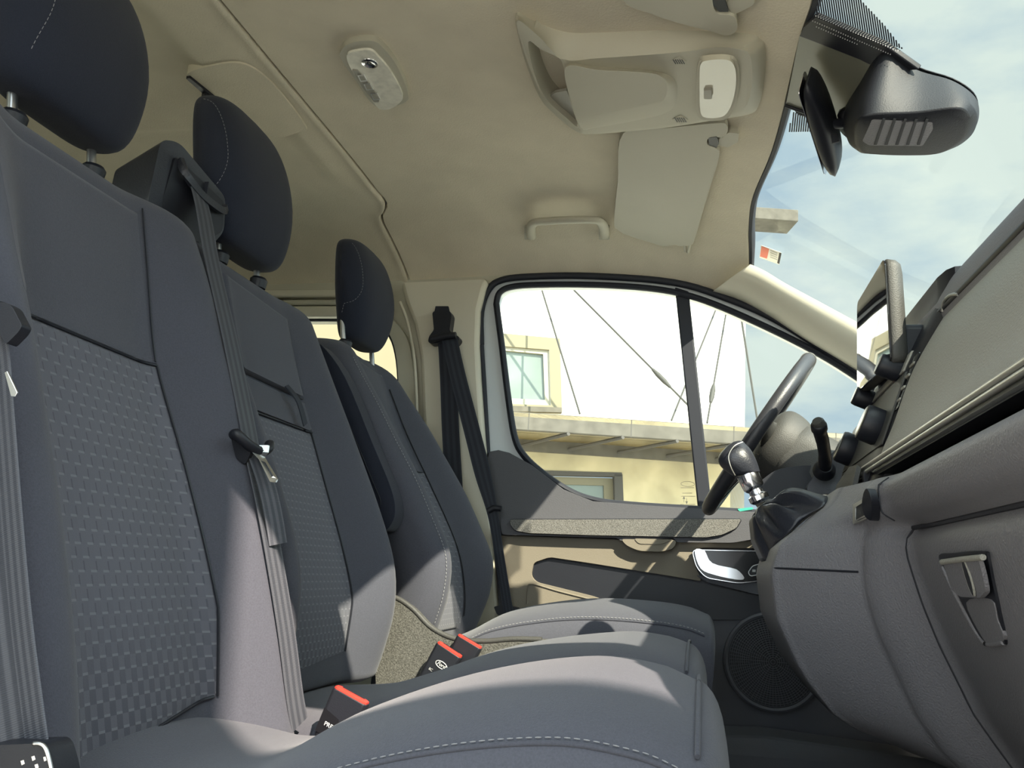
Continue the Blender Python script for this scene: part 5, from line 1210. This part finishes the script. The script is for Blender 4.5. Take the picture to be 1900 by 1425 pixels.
# ground floor
lwh = [bw(*p) for p in [(985, 876), (1152, 880), (1158, 1000), (985, 1000)]]
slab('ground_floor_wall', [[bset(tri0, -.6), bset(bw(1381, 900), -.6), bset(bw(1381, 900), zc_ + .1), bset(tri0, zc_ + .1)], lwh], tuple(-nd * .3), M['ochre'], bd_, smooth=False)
# windows: frame, pane
def bwin(px, out, fr_w, matf):
    f = [bw(*p, out) for p in px]; c = sum((Vector(p) for p in f), Vector()) / len(f)
    inn = [tuple(Vector(p) + (c - Vector(p)).normalized() * fr_w * 1.3) for p in f]
    w = slab('window', [f, inn], tuple(nd * .05), matf, bd_, smooth=False)
    slab('pane', inn, tuple(-nd * .01), M['mirror'], w, smooth=False); return w
fo = [bw(*p, .03) for p in [(895, 615), (1039, 628), (1043, 764), (895, 758)]]
slab('window_surround', [fo, [bw(*p, .03) for p in [(905, 640), (1019, 649), (1022, 752), (905, 748)]]], tuple(-nd * .08), M['cream_frame'], bd_, smooth=False)
bwin([(900, 636), (1022, 646), (1025, 757), (900, 752)], -.06, .12, M['white_frame'])
slab('window_ledge', [bw(*p, .12) for p in [(890, 751), (1043, 756), (1043, 765), (890, 762)]], tuple(-nd * .15), M['concrete'], bd_, smooth=False)
slab('window_lintel', [bw(*p, .01) for p in [(985, 872), (1154, 877), (1154, 884), (985, 880)]], tuple(-nd * .2), M['bracket'], bd_, smooth=False)
slab('window_jamb', [bw(*p, .01) for p in [(1140, 879), (1155, 880), (1160, 1000), (1142, 1000)]], tuple(-nd * .2), M['bracket'], bd_, smooth=False)
bwin([(985, 884), (1136, 888), (1140, 1010), (985, 1010)], -.20, .13, M['cream_frame'])
# unseen blocker added beyond the passenger side, shaped to shade the bench
blk_ = empty('sun_blocker', (1.2, -1.6, -.62)); tag(blk_, 'tall white sun blocker with a lower part, added unseen outside the open passenger doorway', 'sun blocker')
slab('blocker_tall', [(.55, -1.5, -.62), (1.69, -1.5, -.62), (1.67, -1.5, 4.0), (.55, -1.5, 4.0)], (0, -.4, 0), M['facade'], blk_, bevel=.02)
slab('blocker_low', [(1.69, -1.5, -.62), (2.6, -1.5, -.62), (2.6, -1.5, 2.95), (1.68, -1.5, 2.95)], (0, -.3, 0), M['facade'], blk_, bevel=.02)
# canopy
OUT = 1.35
def cz(px, py, out): return bw(px, py, out)
f0_ = [cz(560, 735, OUT), cz(960, 764, OUT), cz(1390, 790, OUT), cz(1600, 804, OUT)]; f1_ = [cz(560, 778, OUT), cz(960, 797, OUT), cz(1390, 820, OUT), cz(1600, 838, OUT)]
ftop = f0_[1][2]; fbot = f1_[1][2]; fa = cz(500, 800, OUT); fb = cz(1640, 800, OUT)
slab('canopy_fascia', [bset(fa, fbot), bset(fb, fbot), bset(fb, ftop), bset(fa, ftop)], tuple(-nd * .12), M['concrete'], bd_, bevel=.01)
for t in np.linspace(.08, .92, 6):
    p = np.array(bset(fa, 0)) * (1 - t) + np.array(bset(fb, 0)) * t; slab('fascia_joint', [tuple(p + nd * .002 + np.array([0, 0, fbot])), tuple(p + td * .012 + nd * .002 + np.array([0, 0, fbot])), tuple(p + td * .012 + nd * .002 + np.array([0, 0, ftop])), tuple(p + nd * .002 + np.array([0, 0, ftop]))], tuple(-nd * .004), M['bracket'], bd_)
ia = cz(500, 800, 0); ib = (fb[0] - nd[0] * OUT, fb[1] - nd[1] * OUT, 0)
slab('canopy_deck', [bset(fa, ftop - .06), bset(fb, ftop - .06), bset(ib, ftop - .06), bset((fa[0] - nd[0] * OUT, fa[1] - nd[1] * OUT, 0), ftop - .06)], (0, 0, .05), M['ochre'], bd_, smooth=False)
slab('wall_beam', [tuple(np.array(bset(fa, fbot - .10)) - nd * (OUT - .10)), tuple(np.array(bset(fb, fbot - .10)) - nd * (OUT - .10)), tuple(np.array(bset(fb, fbot + .06)) - nd * (OUT - .10)), tuple(np.array(bset(fa, fbot + .06)) - nd * (OUT - .10))], tuple(-nd * .10), M['concrete'], bd_, smooth=False)
Lc = np.linalg.norm(np.array(bset(fb, 0)) - np.array(bset(fa, 0)))
for k in range(14):
    s = .30 + k * .70
    if s > Lc: break
    p = np.array(bset(fa, fbot - .01)) + td * s; q = p - nd * (OUT - .1) + np.array([0, 0, -.03]) - td * .58
    tube('canopy_bracket', [tuple(p), tuple((p + q) / 2), tuple(q)], .026, M['bracket'], bd_, n=6, up=(0, 0, 1))
# roof overhang
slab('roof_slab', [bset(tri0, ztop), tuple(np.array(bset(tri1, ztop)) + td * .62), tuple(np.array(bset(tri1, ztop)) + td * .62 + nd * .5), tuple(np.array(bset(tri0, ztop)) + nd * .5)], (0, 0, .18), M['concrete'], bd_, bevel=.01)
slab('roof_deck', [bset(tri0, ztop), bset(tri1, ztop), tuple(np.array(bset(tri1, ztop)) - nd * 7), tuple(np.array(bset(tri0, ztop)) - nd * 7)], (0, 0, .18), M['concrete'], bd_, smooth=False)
# stay cables holding the canopy, each a thing
CAB = [((1000, 520), (1076, 768), .3, 1.2, 'thin stay cable meeting the canopy nearest the upper window'),
       ((1052, 525), (1282, 757), 1.0, 1.3, 'long diagonal stay cable with a turnbuckle across the white wall'),
       ((1334, 560), (1246, 780), .4, 1.2, 'thin stay cable slanting behind the dark window divider'),
       ((1350, 565), (1312, 785), .5, 1.3, 'short steep stay cable with a turnbuckle beside the window divider'),
       ((1373, 575), (1407, 790), 1.0, 1.3, 'stay cable crossing the sky beyond the building corner')]
for (a, b, o1, o2, lb) in CAB:
    c = empty('stay_cable', bw(*b, o2)); tag(c, lb, 'cable', 'canopy stay cables')
    # run upwards along the same line to the roof edge
    A_ = Vector(bw(*a, o1)); B_ = Vector(bw(*b, o2)); D_ = A_ - B_; A2 = B_ + D_ * 1.25
    tube('cable_line', [tuple(A2), tuple((A2 + B_) / 2), tuple(B_)], .014, M['wire'], c, n=6, up=(1, .2, 0))
    if 'turnbuckle' in lb:
        p = B_.lerp(A_, .16); q = B_.lerp(A_, .30); tube('turnbuckle', [tuple(p), tuple(p.lerp(q, .3)), tuple(p.lerp(q, .7)), tuple(q)], [.02, .035, .035, .02], M['wire'], c, n=8, up=(1, .2, 0))
